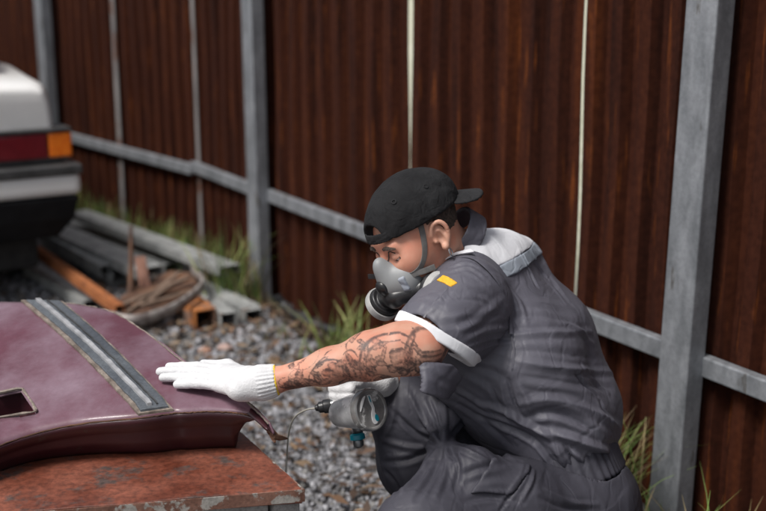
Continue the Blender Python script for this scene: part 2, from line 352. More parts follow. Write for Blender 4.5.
# =====================================================================  SCRAP PILE
def channel(name, a, b, w, h, t, m, label, cat='steel profile', flip=1, group=None, roll=0.0, lips=True):
    a = Vector(a); b = Vector(b); z = (b - a); L = z.length; z.normalize(); x = Vector((0, 0, 1)).cross(z).normalized(); y = z.cross(x)
    x, y = x * math.cos(roll) + y * math.sin(roll), y * math.cos(roll) - x * math.sin(roll)
    # C section, open on one side, as a thick profile
    f = flip; P = [(-w / 2, -h / 2 * f), (-w / 2, h / 2 * f), (w / 2, h / 2 * f), (w / 2, -h / 2 * f)]
    if lips: P = [(-w / 2 + .012, -h / 2 * f)] + P + [(w / 2 - .012, -h / 2 * f)]
    V = []; n = 10
    for i in range(n + 1):
        q = a + z * L * i / n; V += [q + x * (u) + y * v for u, v in P]
    k = len(P); F = [(i * k + j, i * k + j + 1, (i + 1) * k + j + 1, (i + 1) * k + j) for i in range(n) for j in range(k - 1)]
    c = (a + b) / 2; V = [v - c for v in V]
    o = from_py(name, V, F, m); o.location = c; solid(o, t, 0); tag(o, label, cat, group); return o
g1 = 'steel profiles lying in the scrap pile'
channel('steel_channel', G(78, 214, .17), G(230, 270, .17), .10, .035, .003, M_galv_old, 'long pale zinc channel on top of the scrap pile nearest the fence', group=g1)
channel('steel_channel', G(66, 222, .08), G(175, 268, .08), .10, .05, .003, M_galv_old, 'grey zinc channel beneath the topmost one in the scrap pile', group=g1)
channel('steel_channel', G(58, 232, .13), G(150, 272, .13), .13, .04, .003, M_galv_old, 'wide pale channel in the middle of the scrap pile', group=g1)
channel('steel_channel', G(50, 243, .06), G(122, 279, .06), .09, .04, .003, M_galv_old, 'grey channel lying right beside the orange bar', group=g1, flip=-1)
channel('steel_channel', G(45, 236, .10), G(106, 271, .10), .05, .05, .003, M_galv_old, 'narrow grey rail between wide channels of the scrap pile', group=g1)
channel('steel_channel', G(30, 268, .05), G(92, 305, .05), .07, .04, .003, M_galv_old, 'pale dirty channel lying on the ground under the orange bar', group=g1)
channel('steel_channel', G(188, 283, .08), G(252, 312, .05), .08, .045, .003, M_galv_old, 'short zinc channel end lying nearest the middle post', group=g1)
channel('steel_channel', G(110, 233, .07), G(215, 280, .07), .07, .04, .003, M_galv_old, 'zinc channel half hidden under the topmost one by the fence', group=g1)
channel('angle_bar', G(36, 250, .16), G(120, 310, .12), .034, .036, .005, M_rustbar, 'bright orange rusted angle bar leaning across the scrap', 'angle bar', lips=False)
def square_tube(a, b, w, t, m, label):
    a = Vector(a); b = Vector(b); z = (b - a).normalized(); x = Vector((0, 0, 1)).cross(z).normalized(); y = z.cross(x); V = []
    for p in (a, b):
        for s_ in (w / 2, w / 2 - t):
            V += [p + x * sx * s_ + y * sy * s_ for sx, sy in ((-1, -1), (1, -1), (1, 1), (-1, 1))]
    F = []
    for j in range(4):
        k = (j + 1) % 4; F += [(j, k, 8 + k, 8 + j), (4 + k, 4 + j, 12 + j, 12 + k), (j, 4 + j, 4 + k, k), (8 + j, 8 + k, 12 + k, 12 + j)]
    c = (a + b) / 2; o = from_py('square_tube', [v - c for v in V], F, m); o.location = c
    bm = bmesh.new(); bm.from_mesh(o.data); bmesh.ops.recalc_face_normals(bm, faces=bm.faces); bm.to_mesh(o.data); bm.free(); bevel(o, .003)
    return tag(o, label, 'square tube')
e = np.array(G(206, 320, .06)); dd_ = np.array([-.46, .88, 0]); square_tube(e, e + dd_ * .5, .09, .008, mat('rust_patched_tube', (.10, .06, .045), (.20, .13, .10), rough=.8, scale=14, spots=(.42, .15, .04), spot_scale=11, spot_th=.5, bump=.3), 'open square tube end with orange rust beside the bent hoop')
e = np.array(G(229, 321, .05)); square_tube(e, e + dd_ * .6, .07, .006, M_galv_old, 'dirty zinc square tube end next to the orange one')
e = np.array(G(254, 316, .045)); channel('steel_channel', e, e + dd_ * .7, .07, .05, .003, M_galv_old, 'short channel stub beside the two square tube ends', group=g1)
# bent hoop / wheel rim with rusty ribs
hp = catmull([G(108, 316, .14), G(135, 320, .13), G(165, 312, .13), G(190, 298, .14), G(203, 283, .15), G(192, 270, .16)], 8)
hoop = thing('bent_hoop', 'bent rusty wheel hoop with pale metal edge on the scrap pile', 'metal hoop', G(155, 320, 0))
M_hoop = mat('worn_rim', (.16, .13, .12), (.38, .35, .33), rough=.5, metal=.2, scale=25, bump=.2)
def ribbon_flat(name, pts, w, t, m, parent):
    P = [Vector(p) for p in pts]; V = []; n = len(P)
    for i, p in enumerate(P):
        V += [p + Vector((0, 0, w / 2)), p + Vector((0, 0, -w / 2))]
    o = from_py(name, V, [(2 * i, 2 * i + 2, 2 * i + 3, 2 * i + 1) for i in range(n - 1)], m, parent, True); solid(o, t, 0); return o
ribbon_flat('hoop_band', hp, .04, .014, M_hoop, hoop)
for (a, b, r) in (((120, 306, .13), (188, 278, .15), .016), ((128, 312, .12), (180, 272, .15), .012), ((150, 300, .13), (172, 284, .15), .02), ((140, 306, .12), (196, 290, .14), .014)):
    pa, pb = Vector(G(*a)), Vector(G(*b)); box_between('rib', pa, pb, r * 1.5, r * .8, M_wood, hoop, bv=.003)
pl = [G(*p, .115) for p in ((112, 308), (135, 314), (163, 306), (187, 293), (200, 281), (190, 272), (170, 270), (145, 282), (122, 296))]
prism('rusted_plate', [(p[0], p[1]) for p in pl], (1, 0, 0), (0, 1, 0), (0, 0, .105), (0, 0, .008), M_rustbrown, hoop)
st = thing('leaning_stake', 'dark rusted stake standing up from the scrap pile', 'stake', G(128, 312, .02))
a = G(130, 308, .05); b = W(131, 226, np.dot(a - CAM, CF) + .05); tube('shaft', catmull([a, W(131, 275, np.dot(a - CAM, CF) + .02), b], 5), [.022, .020, .018, .017, .014, .013, .012, .011, .010, .009, .007], M_rustbrown, st, seg=6)
st2 = thing('broken_plank', 'short reddish brown plank standing upright beside the stake', 'plank', G(147, 306, .02))
a = G(148, 304, .05); b = W(140, 257, np.dot(a - CAM, CF) + .1); box_between('board', a, b, .045, .018, mat('red_plank', (.16, .07, .045), (.27, .14, .10), rough=.8, scale=12, bump=.3), st2, bv=.003)
for i, (px, py, s_, c, lb) in enumerate([(226, 349, .07, (.34, .24, .21), 'pinkish broken stone lying in front of the square tubes'), (205, 352, .055, (.30, .17, .12), 'small reddish brick shard in the gravel behind the hood'), (190, 345, .05, (.24, .23, .22), 'grey angular stone beside the brick shard')]):
    c0 = G(px, py, s_ * .3); V = IV * np.array([s_ * .6, s_ * .5, s_ * .4]) * (1 + rng.uniform(-.25, .25, (len(IV), 1)))
    o = from_py('loose_stone', V, IF, mat('loose_stone', c, tuple(x * 1.25 for x in c), rough=.9, scale=30, bump=.4)); o.location = tuple(c0); bevel(o, .006); tag(o, lb, 'stone')
# black pipe near fence
M_blk = mat('black_plastic', (.012, .012, .013), (.03, .03, .032), rough=.5, scale=20)
pp = catmull([G(345, 334, .03), G(322, 327, .03), G(300, 318, .04), G(285, 306, .06), G(277, 296, .1)], 6)
o = tube('black_pipe', pp, .018, M_blk, None, seg=10); tag(o, 'black bent pipe lying on the ground left of the weeds', 'pipe')

# =====================================================================  CAR
M_white = mat('white_car_paint', (.80, .79, .77), (.84, .83, .81), grit=.06, gscale=8, rough=.35, coat=.6, scale=3)
M_black = mat('black_bumper', (.008, .008, .009), (.013, .013, .014), spec=.15, rough=.6, scale=20)
M_trim = mat('grey_trim', (.05, .05, .05), (.09, .09, .09), rough=.4, metal=.3, scale=20)
M_glass = mat('car_glass', (.02, .025, .03), (.03, .035, .04), rough=.06, spec=.8, scale=2)
M_red = mat('red_lens', (.30, .006, .012), (.38, .012, .018), rough=.2, coat=.8, scale=40)
M_dred = mat('dark_red_lens', (.13, .005, .012), (.17, .008, .016), rough=.2, coat=.8, scale=40)
M_orange = mat('orange_lens', (.85, .16, .01), (.95, .24, .02), rough=.25, coat=.8, scale=60)
M_tyre = mat('tyre_rubber', (.015, .015, .015), (.028, .027, .026), rough=.85, scale=30)
ch = np.array([-.52, .854]); cl = np.array([-ch[1], ch[0]])   # heading, left
C0 = np.array([-1.325, 4.80])                                  # rear right corner
car = thing('parked_car', 'white sedan seen from behind with red and orange tail light, beside the fence', 'car', (*(C0 + cl * .82 + ch * 2.1), 0))
def cp(a, l, z):
    """a metres forward of the tail, l metres left of right side"""
    q = C0 + ch * a + cl * l; return (q[0], q[1], z)
CW = 1.64
# body loft: sections along the car; each half profile (inset, z) from sill to roof centreline
secs = [(0.02, .42, .50, .60, .84, .940, .955, 0), (.10, .40, .50, .62, .85, .968, .985, 0), (.38, .34, .50, .64, .86, .975, 1.0, 1),
        (.66, .22, .50, .66, .88, 1.0, 1.36, 2), (1.7, .22, .5, .66, .88, 1.0, 1.40, 2), (2.4, .22, .5, .66, .88, 1.0, 1.39, 2), (3.0, .22, .5, .66, .88, .99, 1.0, 1), (3.6, .24, .5, .64, .84, .94, .97, 0), (4.1, .26, .5, .6, .78, .86, .89, 0), (4.25, .32, .5, .58, .70, .76, .78, 0)]
V = []; kk = 0
for (a, z0, z1, z2, z3, z4, zt, typ) in secs:
    tp = .04 if a < .06 or a > 4.2 else (.02 if a < .2 or a > 4.0 else 0)
    half = [(.09 + tp, z0), (.03 + tp, z0 + .06), (.0 + tp, z1), (.0 + tp, z2), (.015 + tp, z3 - .02), (.022 + tp, z4 - .06), (.042 + tp, z4 - .012), (.09 + tp, z4)]
    if typ == 2: half += [(.165, z4 + .01), (.23, zt - .06), (.32, zt - .01), (.82, zt)]
    else: half += [(.2 + tp, z4 + .004), (.3, z4 + (zt - z4) * .5), (.4, z4 + (zt - z4) * .7), (.82, zt)]
    full = half + [(CW - i, z) for i, z in half[::-1][1:]]
    V += [cp(a, i, z) for i, z in full]; kk = len(full)
F = [(i * kk + j, (i + 1) * kk + j, (i + 1) * kk + j + 1, i * kk + j + 1) for i in range(len(secs) - 1) for j in range(kk - 1)]
F += [tuple(range(kk)), tuple(range((len(secs) - 1) * kk, len(secs) * kk))[::-1]]
o = from_py('body', V, F, M_white, car, True)
bm = bmesh.new(); bm.from_mesh(o.data); bmesh.ops.recalc_face_normals(bm, faces=bm.faces); bm.to_mesh(o.data); bm.free()
bevel(o, .02, 3, 25); md = o.modifiers.new('es', 'EDGE_SPLIT'); md.split_angle = R_(38)
def cbox(name, a0, a1, l0, l1, z0, z1, m, bv=.006, parent=car):
    V = [cp(a, l, z) for z in (z0, z1) for a, l in ((a0, l0), (a1, l0), (a1, l1), (a0, l1))]
    o = from_py(name, V, BOXF, m, parent)
    bm = bmesh.new(); bm.from_mesh(o.data); bmesh.ops.recalc_face_normals(bm, faces=bm.faces); bm.to_mesh(o.data); bm.free()
    if bv: bevel(o, bv, 3)
    return o
# black sill strip round the lamps, lamps, bumper
cbox('lamp_panel', -.012, .05, .025, CW - .025, .632, .772, M_trim, .01)
for side in (0, 1):
    f = (lambda a, b: (a, b)) if side == 0 else (lambda a, b: (CW - b, CW - a))
    l0, l1 = f(-.014, .086); cbox('turn_signal', -.024, .14, l0, l1, .655, .760, M_orange, .012)
    l0, l1 = f(.089, .31); cbox('tail_light', -.026, .05, l0, l1, .655, .760, M_dred, .008)
    l0, l1 = f(.313, .55); cbox('tail_light', -.026, .05, l0, l1, .655, .760, M_red, .008)
cbox('lamp_trim', -.03, .1, -.014, CW + .014, .764, .779, M_trim, .005)
cbox('bumper', -.075, .35, -.03, CW + .03, .500, .598, M_white, .03)
cbox('bumper_strip', -.085, .36, -.034, CW + .034, .588, .630, M_trim, .008)
# black lower bumper, tapering under
V = [cp(a, l, z) for z, ins in ((.31, .08), (.40, .02), (.497, .0)) for a, l in ((-.07 + ins, -.02 + ins), (.35, -.02 + ins), (.35, CW + .02 - ins), (-.07 + ins, CW + .02 - ins))]
F = [(0, 3, 2, 1), (8, 9, 10, 11)] + [(k * 4 + i, k * 4 + (i + 1) % 4, k * 4 + 4 + (i + 1) % 4, k * 4 + 4 + i) for k in (0, 1) for i in range(4)]
o = from_py('lower_bumper', V, F, M_black, car); bm = bmesh.new(); bm.from_mesh(o.data); bmesh.ops.recalc_face_normals(bm, faces=bm.faces); bm.to_mesh(o.data); bm.free(); bevel(o, .015, 3)
cbox('rear_valance', .12, .4, .12, CW - .10, .16, .33, M_tyre, .02)
cbox('underbody', .2, 4.1, .16, CW - .16, .16, .32, M_black, .02)
cbox('number_plate', -.085, -.068, .56, 1.08, .36, .47, M_black, .004)
# glass
def cquad(name, pts, m, off=.004): 
    o = from_py(name, [cp(*p) for p in pts], [(0, 1, 2, 3)], m, car); solid(o, .006, 0); return o
cquad('rear_window', [(.372, .165, 1.018), (.372, CW - .165, 1.018), (.635, CW - .27, 1.345), (.635, .27, 1.345)], M_glass)
cquad('windscreen', [(3.01, .25, 1.01), (3.01, CW - .25, 1.01), (2.42, CW - .37, 1.385), (2.42, .37, 1.385)], M_glass)
for l, l2 in ((.155, .235), (CW - .155, CW - .235)):
    cquad('side_window', [(.78, l, 1.025), (1.70, l, 1.025), (1.70, l2, 1.32), (.86, l2, 1.31)], M_glass)
    cquad('side_window', [(1.76, l, 1.025), (2.75, l, 1.02), (2.4, l2, 1.32), (1.76, l2, 1.32)], M_glass)
cbox('boot_seam', .30, .31, .22, CW - .22, .96, 1.007, M_trim, 0)
for a in (.72, 3.35):
    for l in (.02, CW - .20):
        w0 = Vector(cp(a, l, .29)); w1 = Vector(cp(a, l + .18, .29))
        wh = lathe('wheel', [(0, .02), (0, .17), (.01, .19), (.02, .27), (.05, .29), (.13, .29), (.16, .27), (.17, .19), (.18, .17), (.18, .02)], w0, w1, M_tyre, car, 36)
        rm = lathe('rim', [(-.004, .0), (-.004, .05), (.012, .07), (.006, .15), (-.006, .172)], w0 if l < .5 else w1, w1 if l < .5 else w0, M_galv, wh, 24)
        rm.location = (0, 0, 0)

# =====================================================================  TABLE + HOOD
M_top = mat('red_rust_paint', (.15, .040, .022), (.26, .080, .046), grit=.55, gscale=70, rough=.42, rough2=.7, scale=9, bump=.35, bscale=60, spots=(.10, .07, .062), spot_scale=17, spot_th=.54, soft=.10)
M_edge = mat('chipped_grey', (.26, .25, .24), (.40, .39, .37), grit=.4, rough=.75, scale=14, bump=.4, spots=(.20, .06, .035), spot_scale=13, spot_th=.57)
M_strip_edge = mat('chipped_edge', (.13, .055, .035), (.24, .12, .085), grit=.4, rough=.75, scale=20, bump=.5, spots=(.34, .32, .29), spot_scale=24, spot_th=.52, soft=.04)
TZ = .50
c1 = G(302.5, 488, TZ); c2 = G(237, 429, TZ); c3 = G(20, 512, TZ)
ex = (c3 - c1) / np.linalg.norm(c3 - c1); ey = (c2 - c1) / np.linalg.norm(c2 - c1)
table = thing('work_table', 'low work table with chipped rust-red top under the maroon panel', 'table', (c1[0] - .6, c1[1] + .2, 0))
def tp(u, v, z): q = c1 + ex * u + ey * v; return (q[0], q[1], z)
TL, TWd = 1.25, .80
o = from_py('tabletop', [tp(u, v, z) for z in (TZ - .028, TZ) for u, v in ((0, 0), (TL, 0), (TL, TWd), (0, TWd))], BOXF, M_top, table)
bm = bmesh.new(); bm.from_mesh(o.data); bmesh.ops.recalc_face_normals(bm, faces=bm.faces); bmesh.ops.subdivide_edges(bm, edges=bm.edges[:], cuts=30, use_grid_fill=True)
for v in bm.verts:
    pnt = np.array(v.co[:])[None]; v.co.z += .002 * vnoise(pnt, 40, 3)[0]; v.co.x += .0022 * vnoise(pnt, 90, 4)[0]; v.co.y += .0022 * vnoise(pnt, 90, 5)[0]
bm.to_mesh(o.data); bm.free(); bevel(o, .002, 1, 60)
for u0, v0, u1, v1 in ((-.003, -.003, TL + .003, 0), (-.003, .0005, -.0002, TWd)):
    o = from_py('edge_strip', [tp(a, b, z) for z in (TZ - .026, TZ - .002) for a, b in ((u0, v0), (u1, v0), (u1, v1), (u0, v1))], BOXF, M_strip_edge, table)
    bm = bmesh.new(); bm.from_mesh(o.data); bmesh.ops.recalc_face_normals(bm, faces=bm.faces); bm.to_mesh(o.data); bm.free()
for (u, v, wd, dp, m_) in ((.055, .02, TL - .11, .012, M_edge), (.055, TWd - .035, TL - .11, .012, M_edge)):
    o = from_py('apron', [tp(a, b, z) for z in (TZ - .40, TZ - .031) for a, b in ((u, v), (u + wd, v), (u + wd, v + dp), (u, v + dp))], BOXF, m_, table)
for u in (.035, TL - .055):
    o = from_py('apron', [tp(a, b, z) for z in (TZ - .40, TZ - .031) for a, b in ((u, .06), (u + .012, .06), (u + .012, TWd - .06), (u, TWd - .06))], BOXF, M_edge, table)
for u, v in ((.0, .012), (TL - .05, .012), (.0, TWd - .06), (TL - .05, TWd - .06)):
    o = from_py('leg', [tp(a, b, z) for z in (0, TZ - .03) for a, b in ((u, v), (u + .048, v), (u + .048, v + .048), (u, v + .048))], BOXF, M_edge, table)
for o in table.children:
    if o.name.split('.')[0] in ('apron', 'leg'):
        bm = bmesh.new(); bm.from_mesh(o.data); bmesh.ops.recalc_face_normals(bm, faces=bm.faces); bm.to_mesh(o.data); bm.free(); bevel(o, .003)

# hood / boot lid
M_maroon = mat('maroon_paint', (.085, .015, .026), (.120, .034, .056), rough=.42, rough2=.6, coat=.35, scale=3.2, detail=9, bump=.22, bscale=140, grit=.10, gscale=90, spots=(.24, .165, .205), spot_scale=3.0, spot_th=.41, soft=.26, stretch=(1, .8, 1))
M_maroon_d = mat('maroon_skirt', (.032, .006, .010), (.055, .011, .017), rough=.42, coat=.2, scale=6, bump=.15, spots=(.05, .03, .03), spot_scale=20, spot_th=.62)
M_strip = mat('grey_sanded_strip', (.085, .095, .11), (.15, .165, .18), grit=.4, rough=.4, scale=10, bump=.2, spots=(.28, .29, .30), spot_scale=18, spot_th=.66, metal=.2)
M_primer = mat('bare_edge', (.13, .10, .08), (.30, .25, .21), grit=.4, rough=.7, scale=30, bump=.5)
cols_ = [(-260, -200, .60, .54), (-180, -120, .63, .55), (-80, 0, .655, .572), (-30, 70, .665, .588), (22, 140, .668, .600), (60, 172, .668, .603), (80, 184, .667, .604), (112, 205, .662, .604), (147, 225, .652, .602), (181, 241, .640, .600), (215, 253, .628, .596), (246, 263, .612, .588), (269, 273, .590, .574)]
ybk = np.interp([c[0] for c in cols_], [-260, -80, 0, 60, 80, 112, 147, 181, 215, 246, 269], [306, 301, 301.5, 303, 304.5, 312, 333, 360, 383, 401, 424])
yfr = np.interp([c[1] for c in cols_], [-200, -120, 0, 70, 140, 172, 205, 225, 241, 253, 263, 273], [540, 500, 443, 423, 415.5, 411, 409, 409.5, 411, 414.5, 421, 433])
B = [G(c[0], y, c[2]) for c, y in zip(cols_, ybk)]; Fr = [G(c[1], y, c[3]) for c, y in zip(cols_, yfr)]
NS, NT = 8, 36
Bs = catmull(B, NS); Fs = catmull(Fr, NS); nS = len(Bs)
HV = np.zeros((nS, NT + 1, 3))
for i in range(nS):
    for j in range(NT + 1):
        t = j / NT; q = Bs[i] * (1 - t) + Fs[i] * t; wd = np.linalg.norm(Bs[i] - Fs[i]); q = q + np.array([0, 0, .016 * wd * math.sin(math.pi * t)])
        q[2] -= .003 * max(0, (t - .94) / .06) ** 2
        HV[i, j] = q
hood = thing('car_boot_lid', 'worn maroon car panel with a grey strip lying on the red table', 'car panel', (*(c1 + ex * .5 + ey * .3)[:2], TZ))
px_, py_ = proj(HV.reshape(-1, 3)); px_ = px_.reshape(nS, NT + 1); py_ = py_.reshape(nS, NT + 1)
hole = [(-30, 399), (17, 390), (24, 392), (35, 409), (32, 413), (0, 418), (-30, 424)]
def inpoly(x, y, P):
    c = False; n = len(P)
    for i in range(n):
        (x1, y1), (x2, y2) = P[i], P[(i + 1) % n]
        if (y1 > y) != (y2 > y) and x < (x2 - x1) * (y - y1) / (y2 - y1) + x1: c = not c
    return c
V = HV.reshape(-1, 3).tolist(); F = []; k = NT + 1
for i in range(nS - 1):
    for j in range(NT):
        cx = px_[i:i + 2, j:j + 2].mean(); cy = py_[i:i + 2, j:j + 2].mean()
        if inpoly(cx, cy, hole): continue
        F.append((i * k + j, i * k + j + 1, (i + 1) * k + j + 1, (i + 1) * k + j))
o = from_py('outer_skin', V, F, M_maroon, hood, True); solid(o, .004, -1)
# front skirt: from the front edge down, curling under
nsk = nS - 14; V = []; rows = 9; F = []
for i in range(nsk):
    f = HV[i, NT]; fade = min(1.0, (nsk - 1 - i) / 16.0); H = (f[2] - TZ - .004) * (.35 + .65 * fade ** .5)
    for r in range(rows + 1):
        t = r / rows; q = f.copy(); q[2] = f[2] - .004 - H * t
        q[1] += .012 * math.sin(math.pi * t) * 0 + .055 * t ** 1.3 + .03 * (1 - fade) * t; q[0] -= .05 * t * (1 - fade)
        if .30 < t < .55: q[1] += .006
        V.append(q.tolist())
F = [(i * (rows + 1) + j, i * (rows + 1) + j + 1, (i + 1) * (rows + 1) + j + 1, (i + 1) * (rows + 1) + j) for i in range(nsk - 1) for j in range(rows)]
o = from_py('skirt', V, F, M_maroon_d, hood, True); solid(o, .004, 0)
# back lip under the rear edge
V = []; n_ = nS
for i in range(nS):
    f = HV[i, 0]; 
    for t in (0, .5, 1): V.append([f[0] + .0, f[1] - .02 * t, f[2] - .005 - min(.06, (f[2] - TZ - .012)) * t * min(1, (nS - 1 - i) / 40.0)])
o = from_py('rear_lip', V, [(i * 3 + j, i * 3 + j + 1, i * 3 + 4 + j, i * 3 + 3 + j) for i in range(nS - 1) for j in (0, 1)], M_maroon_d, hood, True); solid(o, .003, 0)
# chipped rims
def edge_tube(name, pts, r, m, jit=.0015, seed=0):
    rr = np.random.default_rng(seed); P = [np.array(p) + rr.normal(size=3) * jit * .4 for p in catmull(pts, 3)]
    return tube(name, P, [r * rr.uniform(.6, 1.4) for _ in P], m, hood, seg=6)
edge_tube('rear_rim', [HV[i, 0] for i in range(4 * NS, nS, 2)], .0018, M_primer, seed=1)
edge_tube('front_rim', [HV[i, NT] + np.array([0, 0, -.002]) for i in range(0, nS, 2)], .0014, M_rustbrown, .001, seed=2)
# recess below the hole + rim
def hoodpt(px, py, dz=0.0):
    d2 = (px_ - px) ** 2 + (py_ - py) ** 2; i, j = np.unravel_index(np.argmin(d2), d2.shape); z = HV[i, j, 2]
    return G(px, py, z) + np.array([0, 0, dz])
hr = [hoodpt(*p, .002) for p in hole]
edge_tube('hole_rim', hr, .0028, M_primer, .001, seed=4)
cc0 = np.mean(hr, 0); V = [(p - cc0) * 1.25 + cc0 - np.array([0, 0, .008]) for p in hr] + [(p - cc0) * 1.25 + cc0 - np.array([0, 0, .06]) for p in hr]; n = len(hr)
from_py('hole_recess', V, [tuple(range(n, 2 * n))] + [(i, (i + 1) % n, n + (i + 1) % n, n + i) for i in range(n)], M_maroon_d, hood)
# broken corner
bc = HV[-1, NT]; 
for i in range(5):
    a = HV[-1 - i * 2, NT] + np.array([.0, .004, -.006]); b = a + np.array([.018 + .008 * rng.normal(), .0 + .02 * rng.normal(), -.012 + .006 * rng.normal()])
    tube('torn_shard', [a, (a + b) / 2 + rng.normal(size=3) * .003, b], [.005, .006, .002], M_rustbrown, hood, seg=5)
# grey strip: a raised profile following the surface between two columns
def strip(name, x0b, x1b, x0f, x1f, h, m, ends=(0.0, 1.0), base=.001):
    V = []; F = []; n = 40; sb = [c[0] for c in cols_]
    def col_at(xb):
        s = np.interp(xb, sb, np.arange(len(sb))) * NS; i = int(min(nS - 2, math.floor(s))); f = s - i; return HV[i] * (1 - f) + HV[i + 1] * f
    def colx(xb, xf, t):
        ca = col_at(xb); tt = t * NT; j = int(min(NT - 1, math.floor(tt))); f = tt - j; return ca[j] * (1 - f) + ca[j + 1] * f
    for r in range(n + 1):
        t = ends[0] + (ends[1] - ends[0]) * r / n; a = colx(x0b, 0, t); b = colx(x1b, 0, t); jt = rng.normal(size=2) * .0006
        sec = [(0, 0), (0, h), (.06, h * 1.1), (.94, h * 1.1), (1, h), (1, 0)]
        for u, z in sec: V.append(a * (1 - u) + b * u + np.array([jt[0], jt[1], z + base]))
    k = 6
    F = [(r * k + j, r * k + j + 1, (r + 1) * k + j + 1, (r + 1) * k + j) for r in range(n) for j in range(k - 1)] + [tuple(range(k)), tuple(range(n * k, n * k + k))[::-1]]
    o = from_py(name, V, F, m, hood); bm = bmesh.new(); bm.from_mesh(o.data); bmesh.ops.recalc_face_normals(bm, faces=bm.faces); bm.to_mesh(o.data); bm.free()
    return o
strip('strip_bed', 21, 62, 0, 0, .004, M_primer, (0.0, .995))
strip('strip_panel', 25, 59, 0, 0, .007, M_strip, (.012, .985), base=.001)
M_light = mat('scratched_bright', (.30, .30, .31), (.48, .48, .49), rough=.35, metal=.3, scale=40, bump=.3)
strip('strip_ridge', 32.5, 37.5, 0, 0, .011, M_light, (.02, .97), base=.002)
strip('strip_groove', 43, 45, 0, 0, .009, M_trim, (.02, .97), base=.0015)
# =====================================================================  SDF MODELLING
def nrm(v): v = np.asarray(v, float); return v / np.linalg.norm(v)
def cv(x, y, z): return x * CR + y * CU - z * CF          # vector: right, up, towards the viewer
def rc(a, b, ra, rb):
    a = np.array(a, float); b = np.array(b, float); ba = b - a; L2 = ba @ ba
    def f(P):
        h = np.clip((P - a) @ ba / L2, 0, 1); d = P - a - h[:, None] * ba
        return np.sqrt((d * d).sum(1)) - (ra + (rb - ra) * h)
    return f
def ell(c, r, R=None):
    c = np.array(c, float); r = np.array(r, float); R = None if R is None else np.array(R, float)   # rows = axes
    def f(P):
        q = P - c
        if R is not None: q = q @ R.T
        k0 = np.sqrt(((q / r) ** 2).sum(1)); k1 = np.sqrt(((q / (r * r)) ** 2).sum(1)) + 1e-9
        return k0 * (k0 - 1) / k1
    return f
def rbox(c, h, R=None, rd=.005):
    c = np.array(c, float); h = np.array(h, float) - rd; R = None if R is None else np.array(R, float)
    def f(P):
        q = P - c
        if R is not None: q = q @ R.T
        q = np.abs(q) - h; return np.sqrt((np.maximum(q, 0) ** 2).sum(1)) + np.minimum(q.max(1), 0) - rd
    return f
def sph(c, r): return rc(c, np.array(c, float) + [1e-4, 0, 0], r, r)
def plane(p, n):
    p = np.array(p, float); n = nrm(n); return lambda P: (P - p) @ n      # negative side = kept
def chain(pts, rs, k=.02):
    fs_ = [rc(pts[i], pts[i + 1], rs[i], rs[i + 1]) for i in range(len(pts) - 1)]; return U(fs_, k)
def sm(a, b, k):
    h = np.clip(.5 + .5 * (b - a) / k, 0, 1); return b + (a - b) * h - k * h * (1 - h)
def U(fs_, k=.02):
    def f(P):
        d = fs_[0](P)
        for g in fs_[1:]: d = sm(d, g(P), k)
        return d
    return f
def I(f, g, k=.004): return lambda P: -sm(-f(P), -g(P), k)
def D(f, g, k=.004): return lambda P: -sm(-f(P), g(P), k)
def Bd(f, c, r):
    c = np.array(c, float)
    def g(P):
        dd = np.linalg.norm(P - c, axis=1) - r; m = dd < .05; out = dd + .02
        if m.any(): out[m] = f(P[m])
        return out
    return g
def bx2(*pts, m=.04):
    P = np.array(pts); return P.min(0) - m, P.max(0) + m
def off(f, r): return lambda P: f(P) - r
def shell(f, t, inner=0.0): return lambda P: np.abs(f(P) - inner) - t
def local(f, O, Rm):
    O = np.array(O); Rm = np.array(Rm); return lambda P: f((P - O) @ Rm.T)   # rows of Rm: local axes in world
CORN = np.array([(i, j, k) for i in (0, 1) for j in (0, 1) for k in (0, 1)])
